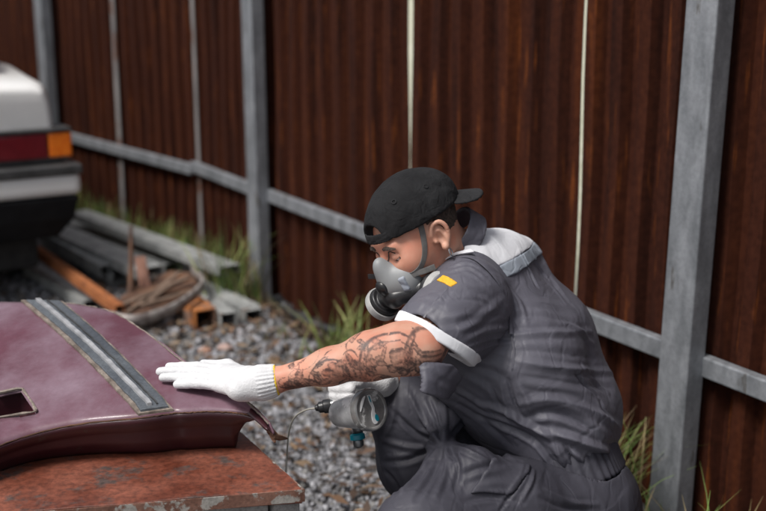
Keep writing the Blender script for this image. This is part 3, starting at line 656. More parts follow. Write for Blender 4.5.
def nets(f, lo, hi, h):
    lo = np.array(lo, float); hi = np.array(hi, float); B = 8
    nb = np.ceil((hi - lo) / (h * B)).astype(int)
    bi = np.stack(np.meshgrid(*[np.arange(n) for n in nb], indexing='ij'), -1).reshape(-1, 3)
    cen = lo + (bi + .5) * B * h; d = f(cen); bi = bi[np.abs(d) < B * h * 1.45]
    NG = nb * B + 4
    def key(I3): return (I3[..., 0].astype(np.int64) * NG[1] + I3[..., 1]) * NG[2] + I3[..., 2]
    g = np.stack(np.meshgrid(*[np.arange(9)] * 3, indexing='ij'), -1)
    VK = []; VP = []; QK = []
    for s in range(0, len(bi), 600):
        b = bi[s:s + 600]; idx = b[:, None, None, None, :] * B + g[None]; P = lo + idx * h
        val = f(P.reshape(-1, 3)).reshape(len(b), 9, 9, 9)
        keep = (val.min((1, 2, 3)) < 0) & (val.max((1, 2, 3)) >= 0)
        val = val[keep]; idx = idx[keep]; b = b[keep]
        if not len(b): continue
        neg = val < 0
        acc = np.zeros((len(b), 8, 8, 8, 3)); cnt = np.zeros((len(b), 8, 8, 8))
        for c0 in CORN:
            for ax in range(3):
                if c0[ax]: continue
                c1 = c0.copy(); c1[ax] = 1
                sl = lambda c: (slice(None),) + tuple(slice(c[i], c[i] + 8) for i in range(3))
                v0 = val[sl(c0)]; v1 = val[sl(c1)]; x = (v0 < 0) != (v1 < 0); t = np.where(x, v0 / np.where(x, v0 - v1, 1), 0)
                p = np.broadcast_to(c0.astype(float), acc.shape).copy(); p[..., ax] += t
                acc += p * x[..., None]; cnt += x
        m = cnt > 0; cell = idx[:, :8, :8, :8]
        VK.append(key(cell[m])); VP.append(lo + (cell[m] + acc[m] / cnt[m][:, None]) * h)
        for ax in range(3):
            o = [slice(None)] + [slice(0, 8)] * 3; o1 = list(o); o1[ax + 1] = slice(1, 9)
            a = neg[tuple(o)]; c = neg[tuple(o1)]; u, v = (ax + 1) % 3, (ax + 2) % 3
            for cond, flip in ((a & ~c, False), (~a & c, True)):
                base = idx[:, :8, :8, :8][cond]
                if not len(base): continue
                eu = np.zeros(3, int); eu[u] = 1; ev = np.zeros(3, int); ev[v] = 1
                q = np.stack([base - eu - ev, base - ev, base, base - eu], 1)
                bad = (q < 0).any((1, 2)); q = key(q)[~bad]
                QK.append(q[:, ::-1] if flip else q)
    VK = np.concatenate(VK); VP = np.concatenate(VP); QK = np.concatenate(QK)
    o = np.argsort(VK); VK = VK[o]; VP = VP[o]
    j = np.searchsorted(VK, QK); j = np.minimum(j, len(VK) - 1); ok = (VK[j] == QK).all(1); Q = j[ok]
    # one projection step on to the surface
    e = h * .3; v0 = f(VP); gr = np.stack([f(VP + np.eye(3)[i] * e) - v0 for i in range(3)], 1) / e
    VP = VP - np.clip(v0, -h, h)[:, None] * gr / np.maximum((gr * gr).sum(1), .3)[:, None]
    return VP, Q
def smooth_v(VP, Q, it=1, lam=.5):
    n = len(VP)
    for _ in range(it):
        acc = np.zeros((n, 3)); cnt = np.zeros(n)
        for k in range(4):
            a = Q[:, k]; b = Q[:, (k + 1) % 4]
            for i in range(3): acc[:, i] += np.bincount(a, VP[b, i], n) + np.bincount(b, VP[a, i], n)
            cnt += np.bincount(a, minlength=n) + np.bincount(b, minlength=n)
        VP = VP + lam * (acc / np.maximum(cnt, 1)[:, None] - VP)
    return VP
def vnorm(VP, Q):
    a = VP[Q[:, 2]] - VP[Q[:, 0]]; b = VP[Q[:, 3]] - VP[Q[:, 1]]; fn = np.cross(a, b); N = np.zeros_like(VP)
    for k in range(4):
        for i in range(3): N[:, i] += np.bincount(Q[:, k], fn[:, i], len(VP))
    return N / np.maximum(np.linalg.norm(N, axis=1, keepdims=True), 1e-12)
def march(f, pix):
    out = []
    pix = np.array(pix, float); r = CF + (pix[:, :1] - 383) / FPX * CR + (255.5 - pix[:, 1:2]) / FPX * CU; L = np.linalg.norm(r, axis=1); r = r / L[:, None]
    t = np.full(len(pix), 1.5); best = np.full(len(pix), 9.0); bt = t.copy()
    for _ in range(90):
        d = f(CAM + r * t[:, None]); b = np.abs(d) < best; best[b] = np.abs(d)[b]; bt[b] = t[b]; t = t + np.clip(d * .8, -.05, .1)
    return CAM + r * bt[:, None]
def grad(f, P, e=.003):
    P = np.atleast_2d(P); v0 = f(P); g = np.stack([f(P + np.eye(3)[i] * e) - v0 for i in range(3)], 1); return g / np.linalg.norm(g, axis=1, keepdims=True)
def mesh_of(name, f, lo, hi, h, m, parent, folds=None, fn=None, sm_it=1, attr=None):
    VP, Q = nets(f, lo, hi, h)
    if sm_it: VP = smooth_v(VP, Q, sm_it, .5)
    if folds is not None or fn is not None:
        N = vnorm(VP, Q); dsp = np.zeros(len(VP))
        if folds is not None: dsp += fold_disp(VP, folds)
        if fn is not None: dsp += fn(VP)
        VP = VP + N * dsp[:, None]
    me = fast_mesh(name, VP - np.array(parent.location) if parent is not None else VP, Q)
    if attr:
        a = me.attributes.new(attr[0], 'FLOAT', 'POINT'); a.data.foreach_set('value', attr[1](VP).astype(np.float32))
    o = bpy.data.objects.new(name, me); COL.objects.link(o); me.materials.append(m); me.polygons.foreach_set('use_smooth', [True] * len(me.polygons))
    o.parent = parent; return o
def fold_disp(P, folds):
    """folds: (polyline 3D, amplitude, width): a ridge (+) or crease (-) that fades to its ends, with counter-slopes beside it"""
    out = np.zeros(len(P))
    for pts, amp, w in folds:
        lo_ = pts.min(0) - 4 * w; hi_ = pts.max(0) + 4 * w; sel = np.where(((P > lo_) & (P < hi_)).all(1))[0]
        if not len(sel): continue
        q = P[sel]; best = np.full(len(q), 9.0); tt = np.zeros(len(q)); n = len(pts) - 1
        for i in range(n):
            a = pts[i]; ba = pts[i + 1] - a; h = np.clip((q - a) @ ba / max(ba @ ba, 1e-9), 0, 1); d = np.linalg.norm(q - a - h[:, None] * ba, axis=1)
            b = d < best; best[b] = d[b]; tt[b] = (i + h[b]) / n
        x = best / w; env = np.sin(np.pi * np.clip(tt * .92 + .04, 0, 1)) ** .6
        out[sel] += amp * env * (np.exp(-x ** 1.35) - .35 * np.exp(-((x - 2.1) / .9) ** 2))
    return out
def mk_folds(f, spec):
    out = []
    for pix, amp, w in spec:
        p2 = catmull([np.array([*p, 0.0]) for p in pix], 4) if len(pix) > 2 else [np.array([*pix[0], 0]), np.array([*np.mean(pix, 0), 0]), np.array([*pix[1], 0])]
        out.append((march(f, [q[:2] for q in p2]), amp * .0015, w * .00085))
    return out
def ribbon(name, f, pix, width, thick, m, parent, lift=.001, n=5, taper=None):
    """a strip of cloth or strap laid on the surface f along the line seen at pix"""
    p2 = catmull([np.array([*p, 0.0]) for p in pix], n); S = march(f, [q[:2] for q in p2]); return ribbon3(name, f, S, width, thick, m, parent, lift)
def ribbon3(name, f, S, width, thick, m, parent, lift=.001, N=None):
    S = np.array(S); n = len(S); T = np.gradient(S, axis=0); T /= np.linalg.norm(T, axis=1, keepdims=True)
    if N is None: N = grad(f, S)
    Bv = np.cross(N, T); Bv /= np.linalg.norm(Bv, axis=1, keepdims=True); w = np.broadcast_to(width, (n,))
    V = []; 
    for i in range(n):
        for u, v in ((-.5, 0), (.5, 0), (.5, 1), (.3, 1.15), (-.3, 1.15), (-.5, 1)):
            V.append(S[i] + Bv[i] * u * w[i] + N[i] * (lift - .001 + v * thick))
    k = 6; F = [(i * k + j, i * k + (j + 1) % k, (i + 1) * k + (j + 1) % k, (i + 1) * k + j) for i in range(n - 1) for j in range(k)] + [tuple(range(k))[::-1], tuple(range((n - 1) * k, n * k))]
    o = from_py(name, V, F, m, parent); bm = bmesh.new(); bm.from_mesh(o.data); bmesh.ops.recalc_face_normals(bm, faces=bm.faces); bm.to_mesh(o.data); bm.free(); return o
# =====================================================================  PERSON
def cloth_mat(name, c1_, c2_, rough=.8, weave=900, bump=.25, sheen=0.0, wr=18, spec=.3, crease=1.0):
    m = mat(name, c1_, c2_, rough=rough, scale=5, spec=spec, sheen=sheen); t = m.node_tree; N = t.nodes; L = t.links; b = N['Principled BSDF']
    tc = N.new('ShaderNodeTexCoord'); prev = None
    def bump_(h, s, dist):
        nonlocal prev
        bb = N.new('ShaderNodeBump'); bb.inputs['Strength'].default_value = s; bb.inputs['Distance'].default_value = dist; L.new(h, bb.inputs['Height'])
        if prev is not None: L.new(prev, bb.inputs['Normal'])
        prev = bb.outputs[0]
    n1 = N.new('ShaderNodeTexNoise'); n1.inputs['Scale'].default_value = wr; n1.inputs['Detail'].default_value = 4; n1.inputs['Distortion'].default_value = .8; L.new(tc.outputs['Object'], n1.inputs[0]); bump_(n1.outputs[0], bump, .006)
    for sc, st, dist, wdt, mpv in ((9, .40, .003, .06, (.45, .45, 1)), (20, .35, .0016, .08, (1, .6, .5))):      # thin pressed creases where a smooth field crosses its middle
        n = N.new('ShaderNodeTexNoise'); n.inputs['Scale'].default_value = sc; n.inputs['Detail'].default_value = 1.5; n.inputs['Distortion'].default_value = .7; mp = N.new('ShaderNodeMapping'); mp.inputs['Scale'].default_value = mpv; L.new(tc.outputs['Object'], mp.inputs[0]); L.new(mp.outputs[0], n.inputs[0])
        s_ = N.new('ShaderNodeMath'); s_.operation = 'SUBTRACT'; L.new(n.outputs[0], s_.inputs[0]); s_.inputs[1].default_value = .5
        ab = N.new('ShaderNodeMath'); ab.operation = 'ABSOLUTE'; L.new(s_.outputs[0], ab.inputs[0])
        mr = N.new('ShaderNodeMapRange'); L.new(ab.outputs[0], mr.inputs[0]); mr.inputs[1].default_value = 0; mr.inputs[2].default_value = wdt; mr.interpolation_type = 'SMOOTHSTEP'
        bump_(mr.outputs[0], st * crease, dist)
    n2 = N.new('ShaderNodeTexNoise'); n2.inputs['Scale'].default_value = weave; L.new(tc.outputs['Object'], n2.inputs[0]); bump_(n2.outputs[0], .35, .0008)
    L.new(prev, b.inputs['Normal']); return m
M_cloth = cloth_mat('slate_work_cloth', (.078, .076, .096), (.112, .110, .134), rough=.52, bump=.5, wr=16, spec=.5)
M_trou = cloth_mat('shaded_trouser_cloth', (.038, .037, .048), (.058, .057, .071), rough=.55, bump=.5, wr=15)  # slate cloth with a darker base, putting the lap's shade into the colour
M_whitec = cloth_mat('white_cloth', (.66, .67, .70), (.76, .76, .79), rough=.8, bump=.25, wr=22, crease=.5)
M_refl = cloth_mat('grey_stripe_cloth', (.24, .27, .31), (.30, .33, .38), rough=.6, bump=.15)
M_cap = cloth_mat('black_cap_cloth', (.010, .010, .011), (.034, .034, .036), rough=.9, bump=.8, wr=42, spec=.2, crease=.4)
M_glove = mat('white_knit', (.60, .60, .61), (.70, .70, .71), rough=.95, scale=26, bump=1.0, bscale=300, bdist=.0012, sheen=.3)
M_yel = mat('yellow_knit', (.70, .45, .03), (.80, .55, .05), rough=.9, scale=80, bump=.5, bscale=300)
M_skin = mat('skin', (.50, .258, .180), (.63, .36, .262), grit=.16, gscale=90, rough=.52, scale=11, sss=.06, bump=.25, bscale=160, bdist=.0012, spec=.45, attr='ink', attr_col=(.022, .022, .026))
_t = M_skin.node_tree; _N = _t.nodes; _L = _t.links; _at = [n for n in _N if n.type == 'ATTRIBUTE'][0]; _mx = [n for n in _N if n.type == 'MIX' and any(l.from_node.type == 'ATTRIBUTE' for i in n.inputs for l in i.links)][0]
_nz = _N.new('ShaderNodeTexNoise'); _nz.inputs['Scale'].default_value = 260; _nz.inputs['Detail'].default_value = 3
_ad = _N.new('ShaderNodeMath'); _ad.operation = 'MULTIPLY_ADD'; _L.new(_nz.outputs[0], _ad.inputs[0]); _ad.inputs[1].default_value = .34; _L.new(_at.outputs['Fac'], _ad.inputs[2])
_mr = _N.new('ShaderNodeMapRange'); _L.new(_ad.outputs[0], _mr.inputs[0]); _mr.inputs[1].default_value = .30; _mr.inputs[2].default_value = .95; _mr.inputs[4].default_value = .86; _mr.interpolation_type = 'SMOOTHSTEP'; _L.new(_mr.outputs[0], _mx.inputs[0])
_n3 = _N.new('ShaderNodeTexNoise'); _n3.inputs['Scale'].default_value = 22; _n3.inputs['Detail'].default_value = 4
_r3 = _N.new('ShaderNodeValToRGB'); _r3.color_ramp.elements[0].position = .4; _r3.color_ramp.elements[1].position = .68; _r3.color_ramp.elements[0].color = (1, 1, 1, 1); _r3.color_ramp.elements[1].color = (1.0, .74, .68, 1); _L.new(_n3.outputs[0], _r3.inputs[0])
_mm = _N.new('ShaderNodeMix'); _mm.data_type = 'RGBA'; _mm.blend_type = 'MULTIPLY'; _mm.inputs[0].default_value = 1; _b = _N['Principled BSDF']; _L.new(_mx.outputs[2], _mm.inputs[6]); _L.new(_r3.outputs[0], _mm.inputs[7]); _L.new(_mm.outputs[2], _b.inputs['Base Color'])
M_hair = mat('dark_stubble_hair', (.03, .022, .017), (.10, .07, .055), rough=.8, scale=180, bump=.8, bscale=300)
M_sil = mat('grey_silicone', (.21, .22, .225), (.27, .28, .285), rough=.5, scale=12, spec=.5)
M_blkp = mat('black_respirator_plastic', (.012, .012, .013), (.022, .022, .024), rough=.35, scale=20)
M_strap = mat('grey_elastic', (.11, .108, .105), (.15, .148, .145), rough=.8, scale=60)
M_filter = mat('white_filter_felt', (.28, .28, .28), (.42, .42, .41), rough=.9, scale=40, bump=.3)
M_eye = mat('eye', (.6, .57, .55), (.65, .62, .60), rough=.15)
M_iris = mat('iris', (.03, .018, .012), rough=.1)

person = thing('person', 'crouching man in slate coverall, backwards black cap and respirator, gloved hand on maroon panel', 'person', (.28, 2.25, 0))

# ---- head frame
HO = W(416.5, 236, 2.27); HS = .93
hf = nrm(cv(-.72, -.55, .42)); hu0 = cv(-.47, .78, .28); hu = nrm(hu0 - hf * (hu0 @ hf)); hl = np.cross(hu, hf)
HR = np.array([hl, hu, hf])
def HP(l, u, f): return HO + (hl * l + hu * u + hf * f) * HS
def hloc(f): return lambda P: f((P - HO) @ HR.T / HS) * HS
def HL(a): return HP(*a)
skull = U([ell((0, .030, -.012), (.074, .090, .094)), ell((0, -.030, .030), (.060, .082, .060)), ell((0, -.078, .048), (.040, .036, .040)),
           ell((.036, -.022, .060), (.026, .026, .026)), ell((-.036, -.022, .060), (.026, .026, .026))], .035)
face = U([skull, rc((-.034, .024, .078), (.034, .024, .078), .011, .011)], .018)
face = D(face, ell((.033, .003, .099), (.020, .012, .016)), .014); face = D(face, ell((-.033, .003, .099), (.020, .012, .016)), .014)
face = U([face, rc((0, .006, .090), (0, -.034, .112), .008, .013), sph((.011, -.036, .103), .008), sph((-.011, -.036, .103), .008)], .010)
def ear(s):
    O = np.array((s * .075, -.004, -.006)); a0 = nrm((s * .35, .06, -1.0)); out = nrm((s * 1.0, 0, .35)); upv = nrm(np.cross(a0, out) * (1 if s > 0 else -1))
    if upv[1] < 0: upv = -upv
    back = nrm(np.cross(upv, out)); 
    if back[2] > 0: back = -back
    E = lambda u, b, o: O + upv * u + back * b + out * o
    helix = catmull([E(-.004, -.012, .0), E(.012, -.013, .004), E(.028, -.002, .007), E(.028, .014, .010), E(.014, .021, .012), E(-.006, .018, .011), E(-.022, .006, .008)], 3)
    body = U([chain(helix, [.0042] * len(helix), .003), ell(E(0, .004, .003), (.026, .014, .005), [upv, back, out]), sph(E(-.026, .000, .006), .0085), rc(E(.012, .004, .006), E(-.010, .010, .007), .003, .004), sph(E(-.006, -.011, .005), .0055)], .005)
    body = D(body, ell(E(-.002, -.001, .009), (.012, .0075, .008), [upv, back, out]), .005)
    return body, E
earL, EL = ear(1); earR, ER = ear(-1)
head_l = U([face, earL, earR], .005)
NB = W(478, 262, 2.40)
neck_top = HP(0, -.045, -.035)
# ---- arm points
wr = W(274, 380.5, 2.175); fa1 = W(330, 366.5, 2.15); fa2 = W(370, 356, 2.13); fa3 = W(398, 349, 2.115); elb = W(418, 348, 2.12); shL = W(470, 290, 2.29)
armL = U([chain([wr, fa1, fa2, fa3], [.0225, .030, .0405, .0435], .03), chain([fa3, elb, shL], [.043, .043, .050], .03)], .025)
shR = W(510, 285, 2.60); elR = W(440, 388, 2.58); wrR = W(379, 382, 2.345)
armR = chain([wrR, (wrR + elR) / 2, elR, shR], [.026, .038, .044, .055], .02)
pel = W(572, 470, 2.45)
torso_body = U([rc(W(500, 300, 2.44), W(540, 380, 2.44), .07, .09), rc(W(540, 380, 2.44), pel, .10, .11), rc(shL, shR, .035, .035), rc(NB, neck_top, .050, .053)], .03)
# hands (inside the gloves)
def hoodz(px, py):
    d2 = (px_ - px) ** 2 + (py_ - py) ** 2; i, j = np.unravel_index(np.argmin(d2), d2.shape); return HV[i, j, 2]
def hs(px, py, dz): return G(px, py, hoodz(px, py) + dz)
K = [hs(222, 370, .016), hs(221, 374.5, .016), hs(222, 380, .015), hs(220, 386, .013)]
T_ = [hs(169, 367.0, .009), hs(160, 371.5, .009), hs(163, 377.5, .009), hs(177, 384.5, .009)]
def finger(k, t, r, up=.006):
    m1 = k * .55 + t * .45 + np.array([0, 0, up]); m2 = k * .25 + t * .75 + np.array([0, 0, up * .6]); return chain([k, m1, m2, t], [r * 1.08, r, r * .95, r * .85], .004)
def handL(g):
    fs_ = [finger(k, t, .0080 + g, .004) for k, t in zip(K, T_)]
    pw = W(262, 383, 2.175)
    palm = U([rc(K[0], pw, .011 + g, .020 + g), rc(K[1], pw, .012 + g, .022 + g), rc(K[2], pw, .012 + g, .022 + g), rc(K[3], W(240, 389, 2.165), .011 + g, .017 + g), rc(W(240, 389, 2.165), pw, .017 + g, .022 + g), rc(pw, wr, .020 + g, .0215 + g)], .02)
    tb = chain([W(250, 378, 2.21), hs(228, 366, .012), hs(204, 364, .010)], [.015 + g, .011 + g, .008 + g], .008)
    d = U(fs_, .0025); return U([d, palm, tb], .008)
fc = W(350, 396, 2.31)
def handR(g):
    ys = (387, 394.5, 402, 409); fs_ = []
    for i, y in enumerate(ys):
        fs_.append(chain([W(352 - i, y, 2.345), W(339 - i * .4, y, 2.335), W(334 + i * .6, y + 1, 2.305), W(340 + i, y + 2, 2.275), W(351, y + 2, 2.268)], [.010 + g, .0095 + g, .0092 + g, .0088 + g, .0080 + g], .004))
    palm = U([rc(W(350, 386, 2.348), W(352, 406, 2.345), .016 + g, .014 + g), rc(W(362, 385, 2.335), W(364, 400, 2.335), .023 + g, .016 + g), rc(W(345, 385, 2.33), W(366, 383, 2.33), .014 + g, .020 + g), rc(W(362, 388, 2.35), wrR, .022 + g, .024 + g)], .02)
    tb = chain([W(372, 384, 2.32), W(358, 381, 2.285), W(343, 382, 2.275)], [.014 + g, .011 + g, .009 + g], .008)
    return U([U(fs_, .002), palm, tb], .008)
hipR = W(560, 472, 2.55); knR = W(404, 410, 2.43); ankR = np.array([.19, 2.40, .11]); hipL = W(582, 500, 2.36); knL = W(417, 541, 2.10); ankL = np.array([.26, 2.0, .12])
legs_body = U([chain([hipR, knR, ankR], [.075, .05, .036], .02), chain([hipL, knL, ankL], [.08, .055, .036], .02), rc(ankR, ankR + [-.14, -.02, -.07], .032, .026), rc(ankL, ankL + [-.14, -.02, -.08], .032, .026)], .03)
headw = Bd(hloc(head_l), HO, .17)
body = U([headw, torso_body], .03); body = U([body, Bd(armL, (elb + wr) / 2, .30), Bd(armR, elR, .28), Bd(handL(-.0015), W(220, 378, 2.18), .13), Bd(handR(-.0015), W(355, 395, 2.31), .11), Bd(legs_body, (knR + hipL) / 2, .5)], .015)
# ---- tattoo ink on the left arm
def ink_fn(P):
    out = np.zeros(len(P)); pts = [wr, fa1, fa2, fa3, elb + (shL - elb) * .0, shL]; L0 = 0; s = np.full(len(P), -1.0); best = np.full(len(P), 9.0); th = np.zeros(len(P)); acc = 0
    upv = cv(0, 1, 0); 
    for i in range(len(pts) - 1):
        a = pts[i]; ba = pts[i + 1] - a; L = np.linalg.norm(ba); h = np.clip((P - a) @ ba / (L * L), 0, 1); q = P - a - h[:, None] * ba; d = np.linalg.norm(q, axis=1)
        t = ba / L; e1 = nrm(upv - t * (upv @ t)); e2 = np.cross(t, e1); b = d < best; best[b] = d[b]; s[b] = acc + h[b] * L; th[b] = np.arctan2(q[b] @ e2, q[b] @ e1) * .04; acc += L
    r = np.random.default_rng(19); ok = best < .075
    if np.cross(nrm(pts[2] - pts[0]), upv) @ CF > 0: th = -th
    S2 = np.stack([s, th], 1)
    wob = np.stack([vnoise(P, 60, 1), vnoise(P, 60, 2)], 1) * .0022; S2 = S2 + wob
    def wrapd(c): 
        d = S2 - c; d[:, 1] = (d[:, 1] + .1257) % .2513 - .1257; return d
    def arc(c, rad, a0, a1, w, dk=1.0):
        d = wrapd(c); rr = np.hypot(d[:, 0], d[:, 1]); an = (np.arctan2(d[:, 1], d[:, 0]) - a0) % 6.283; span = (a1 - a0) % 6.283
        v = np.clip(1.3 - np.abs(rr - rad) / (w * (1 - .6 * np.abs(an / max(span, .1) * 2 - 1))) .clip(1e-6, None), 0, 1) if False else np.clip(1.4 - np.abs(rr - rad) / (w * np.clip(1 - .75 * np.abs(2 * an / span - 1), .15, 1)), 0, 1)
        v = v * (an < span); out[:] = np.maximum(out, v * dk)
    def leaf(c, ang, l, w, dk=.9):
        d = wrapd(c); x = d[:, 0] * math.cos(ang) + d[:, 1] * math.sin(ang); y = -d[:, 0] * math.sin(ang) + d[:, 1] * math.cos(ang); u = x / l
        hw = w * np.sin(np.pi * np.clip(u, 0, 1)) ** .8; inside = (u > 0) & (u < 1); e = (hw - np.abs(y)) / .0012
        v = np.clip(e, 0, 1) * inside * (.45 + .55 * np.clip((np.abs(y) / np.maximum(hw, 1e-5)) * 1.2, 0, 1)) * np.where(np.sin(x * 900) > .55, .75, 1); out[:] = np.maximum(out, v * dk)
    # visible side: th from about .015 (upper) to .11 (lower)
    for k in range(26):
        c = (r.uniform(.025, .33), r.uniform(.03, .105)); a = r.uniform(0, 6.28)
        for j in range(r.integers(2, 5)): leaf((c[0] + r.normal() * .003, c[1] + r.normal() * .003), a + j * r.uniform(.6, 1.1), r.uniform(.020, .046), r.uniform(.005, .0115), r.uniform(.85, 1.0))
    for k in range(46):
        arc((r.uniform(.0, .40), r.uniform(-.06, .12)), r.uniform(.007, .03), r.uniform(0, 6.28), r.uniform(0, 6.28), r.uniform(.0014, .0034), r.uniform(.5, .95))
    arc((.235, .09), .055, 2.9, 5.6, .005, .85); arc((.235, .09), .043, 3.0, 5.4, .0035, .7); arc((.30, .07), .045, 3.4, 5.2, .006, .85); arc((.12, .10), .05, 3.4, 5.6, .004, .85); arc((.05, .10), .03, 3.3, 5.8, .0035, .8)
    soft = np.clip((vnoise(P, 50, 7) + .5 * vnoise(P, 130, 8)) * 1.2 - .15, 0, .50) * (th > .02); out[:] = np.maximum(out, soft)
    return np.clip(out, 0, .93) * ok * (s > .004) * (.82 + .18 * np.clip(vnoise(P, 220, 9), -1, 1))
lo = np.array([-.55, 1.6, 0.0]); hi = np.array([.85, 2.95, 1.35])
body_o = mesh_of('body', body, lo, hi, .0028, M_skin, person, sm_it=1, attr=('ink', ink_fn))
# finer head skin detail is in the same mesh; eyes, brows, earring, hair as parts
for s in (1, -1):
    c = HP(s * .032, .002, .0765); gz = nrm(hf * .86 - hu * .50); eb = lathe('eyeball', [(.0118 * (1 - math.cos(t)), .0118 * math.sin(t)) for t in np.linspace(.01, 3.13, 14)], c + gz * .0118, c - gz * .0118, M_eye, person, 24)
    lathe('iris', [(.0120 * (1 - math.cos(t)), .0120 * math.sin(t)) for t in np.linspace(.01, .50, 5)], c + gz * .0120, c - gz, M_iris, eb, 20).location = (0, 0, 0)
    slit = nrm(hu * .93 + hf * .38)
    lid = D(sph(c, .0131), lambda P, c=c: np.maximum(np.abs((P - c) @ slit + .0022) - .0026, -(P - c) @ hf), .0012)
    mesh_of('eyelid', lid, c - .016, c + .016, .0011, M_skin, person)
def lsurf(pts):
    """push head-local points on to the face"""
    out = []
    for p in pts:
        P = HP(*p)[None]
        for _ in range(6): P = P - headw(P)[:, None] * grad(headw, P)
        out.append(P[0])
    return np.array(out)
for s in (1, -1):
    S = lsurf(catmull([(s * .016, .027, .1), (s * .032, .031, .1), (s * .052, .022, .085)], 5)); n = len(S)
    ribbon3('eyebrow', headw, S, .007 * np.sin(np.linspace(.6, 2.8, n)) + .001, .0018, M_hair, person)
    S = lsurf(catmull([(s * .019, .001, .1), (s * .032, .004, .1), (s * .047, .0005, .09)], 5)); ribbon3('eyelash', headw, S, .0022, .0014, M_hair, person)
# hair: short back and sides
hair_f = I(off(U([skull], .02), .0035), lambda P: np.maximum.reduce([-(P[:, 1] + .006 - .7 * (P[:, 2] + .0)), P[:, 2] - .006, (P[:, 1] - .05)]), .003)
hair_f = D(hair_f, lambda P: np.minimum(earL(P), earR(P)) - .004, .003)
hw_ = hloc(hair_f); b3 = np.array([.13, .15, .13])
mesh_of('hair', hw_, HO - .16, HO + .16, .0028, M_hair, person, fn=lambda P: .0008 * vnoise(P, 500, 3))

# ---- cap (backwards): crown, opening over the forehead with its strap, brim at the nape
crown0 = U([ell((0, .038, -.008), (.086, .091, .108)), ell((0, .052, -.03), (.080, .078, .094))], .03)
def band_cut(P): return -(P[:, 1] - (.037 + .004 * np.clip((P[:, 2]) / .09, -1.2, 1.2)))    # keep above the band line (lower at the nape)
cap_o = I(crown0, band_cut, .004); cap_f = cap_o
open_f = ell((0, .056, .100), (.035, .028, .035))
def opening(P): return np.maximum(open_f(P), -(P[:, 1] - .0 - .078 + .0)) if False else open_f(P)
cap_f2 = D(cap_f, opening, .003)
strap_f = I(I(shell(crown0, .0018, -.001), lambda P: np.abs(P[:, 1] - (.037 + .004 * np.clip(P[:, 2] / .09, -1.2, 1.2)) - .011) - .0105, .002), lambda P: np.maximum(np.abs(P[:, 0]) - .045, -P[:, 2]), .002)
def seamf(P):
    q = (P - HO) @ HR.T / HS; an = np.arctan2(q[:, 0], q[:, 2] + .01); d = np.abs(((an + np.pi / 6 + np.pi / 6) % (np.pi / 3)) - np.pi / 6); return np.exp(-((d * np.hypot(q[:, 0], q[:, 2])) / .0030) ** 2)
mesh_of('cap_crown', hloc(cap_f2), HO - .2, HO + .2, .0026, M_cap, person, fn=lambda P: .0022 * vnoise(P, 50, 31) + .0009 * vnoise(P, 150, 32) - .0022 * seamf(P))
mesh_of('cap_strap', hloc(strap_f), HO - .2, HO + .2, .0022, M_cap, person)
btn = HP(0, .1285, -.012); mesh_of('cap_button', ell(btn, (.006, .006, .006)), btn - .015, btn + .015, .002, M_cap, person)
def brim_l(P):
    x, y, z = P[:, 0], P[:, 1], -P[:, 2]; R0 = .075
    rr = np.sqrt((x / .080) ** 2 + ((z - .085) / .102) ** 2) - 1; d = rr * .07
    ysurf = .046 - .52 * (z - .10) - .026 * (x / .075) ** 2 ; t = np.abs(y - ysurf) * .9 - .0028
    return np.maximum(np.maximum(d, t), -(z - .075))
mesh_of('cap_brim', hloc(brim_l), HO - .24, HO + .24, .0026, M_cap, person)
# seam stitching rings on the eyelets
for (l, u, f) in ((.052, .105, .035), (.070, .095, -.035)):
    P = HP(l, u, f)[None]; cw = hloc(crown0)
    for _ in range(6): P = P - cw(P)[:, None] * grad(cw, P)
    n_ = grad(cw, P)[0]; t1 = nrm(np.cross(n_, [0, 0, 1])); t2 = np.cross(n_, t1)
    tube('cap_eyelet', [P[0] + n_ * .001 + (t1 * math.cos(a) + t2 * math.sin(a)) * .0042 for a in np.linspace(0, 6.283, 13)[:-1]], .0011, M_cap, person, seg=6, cyclic=True)

# ---- respirator
mask = thing('x', 'x', 'x', (0, 0, 0)); bpy.data.objects.remove(mask)
fp = U([ell((0, -.050, .092), (.037, .042, .042)), ell((0, -.012, .108), (.016, .026, .020)), ell((0, -.085, .080), (.034, .026, .036)), ell((.030, -.055, .078), (.026, .036, .030)), ell((-.030, -.055, .078), (.026, .036, .030))], .018)
mesh_of('respirator_facepiece', hloc(fp), HO - .2, HO + .2, .0024, M_sil, person)
def cyl(a, b, r, rd=.003):
    a = np.array(a, float); b = np.array(b, float); ax = nrm(b - a); L = np.linalg.norm(b - a) / 2; c = (a + b) / 2
    def f(P):
        q = P - c; h = q @ ax; rad = np.linalg.norm(q - h[:, None] * ax, axis=1); x = np.stack([rad - r + rd, np.abs(h) - L + rd], 1)
        return np.sqrt((np.maximum(x, 0) ** 2).sum(1)) + np.minimum(x.max(1), 0) - rd
    return f
blk = [ell((0, -.078, .120), (.024, .024, .020)), ell((0, -.045, .130), (.017, .017, .012))]
for s in (1, -1):
    a = np.array((s * .034, -.082, .108)) if s < 0 else np.array((.040, -.082, .062)); dr = nrm((s * .85, -.42, .35)) if s < 0 else nrm((.9, -.38, -.12)); b = a + dr * .045
    blk += [rc((s * .012, -.075, .118), a + dr * .01, .019, .022), cyl(a + dr * .014, a + dr * .040, .034)]
    lathe('filter_ring', [(.010, .0), (.010, .030), (.006, .0310), (.002, .0322), (.004, .0350), (.012, .0362), (.018, .0350), (.019, .033), (.012, .032)], HL(a + dr * .046), HL(a + dr * .020), M_filter, person, 36)
mesh_of('respirator_body', hloc(U(blk, .006)), HO - .24, HO + .24, .0024, M_blkp, person)
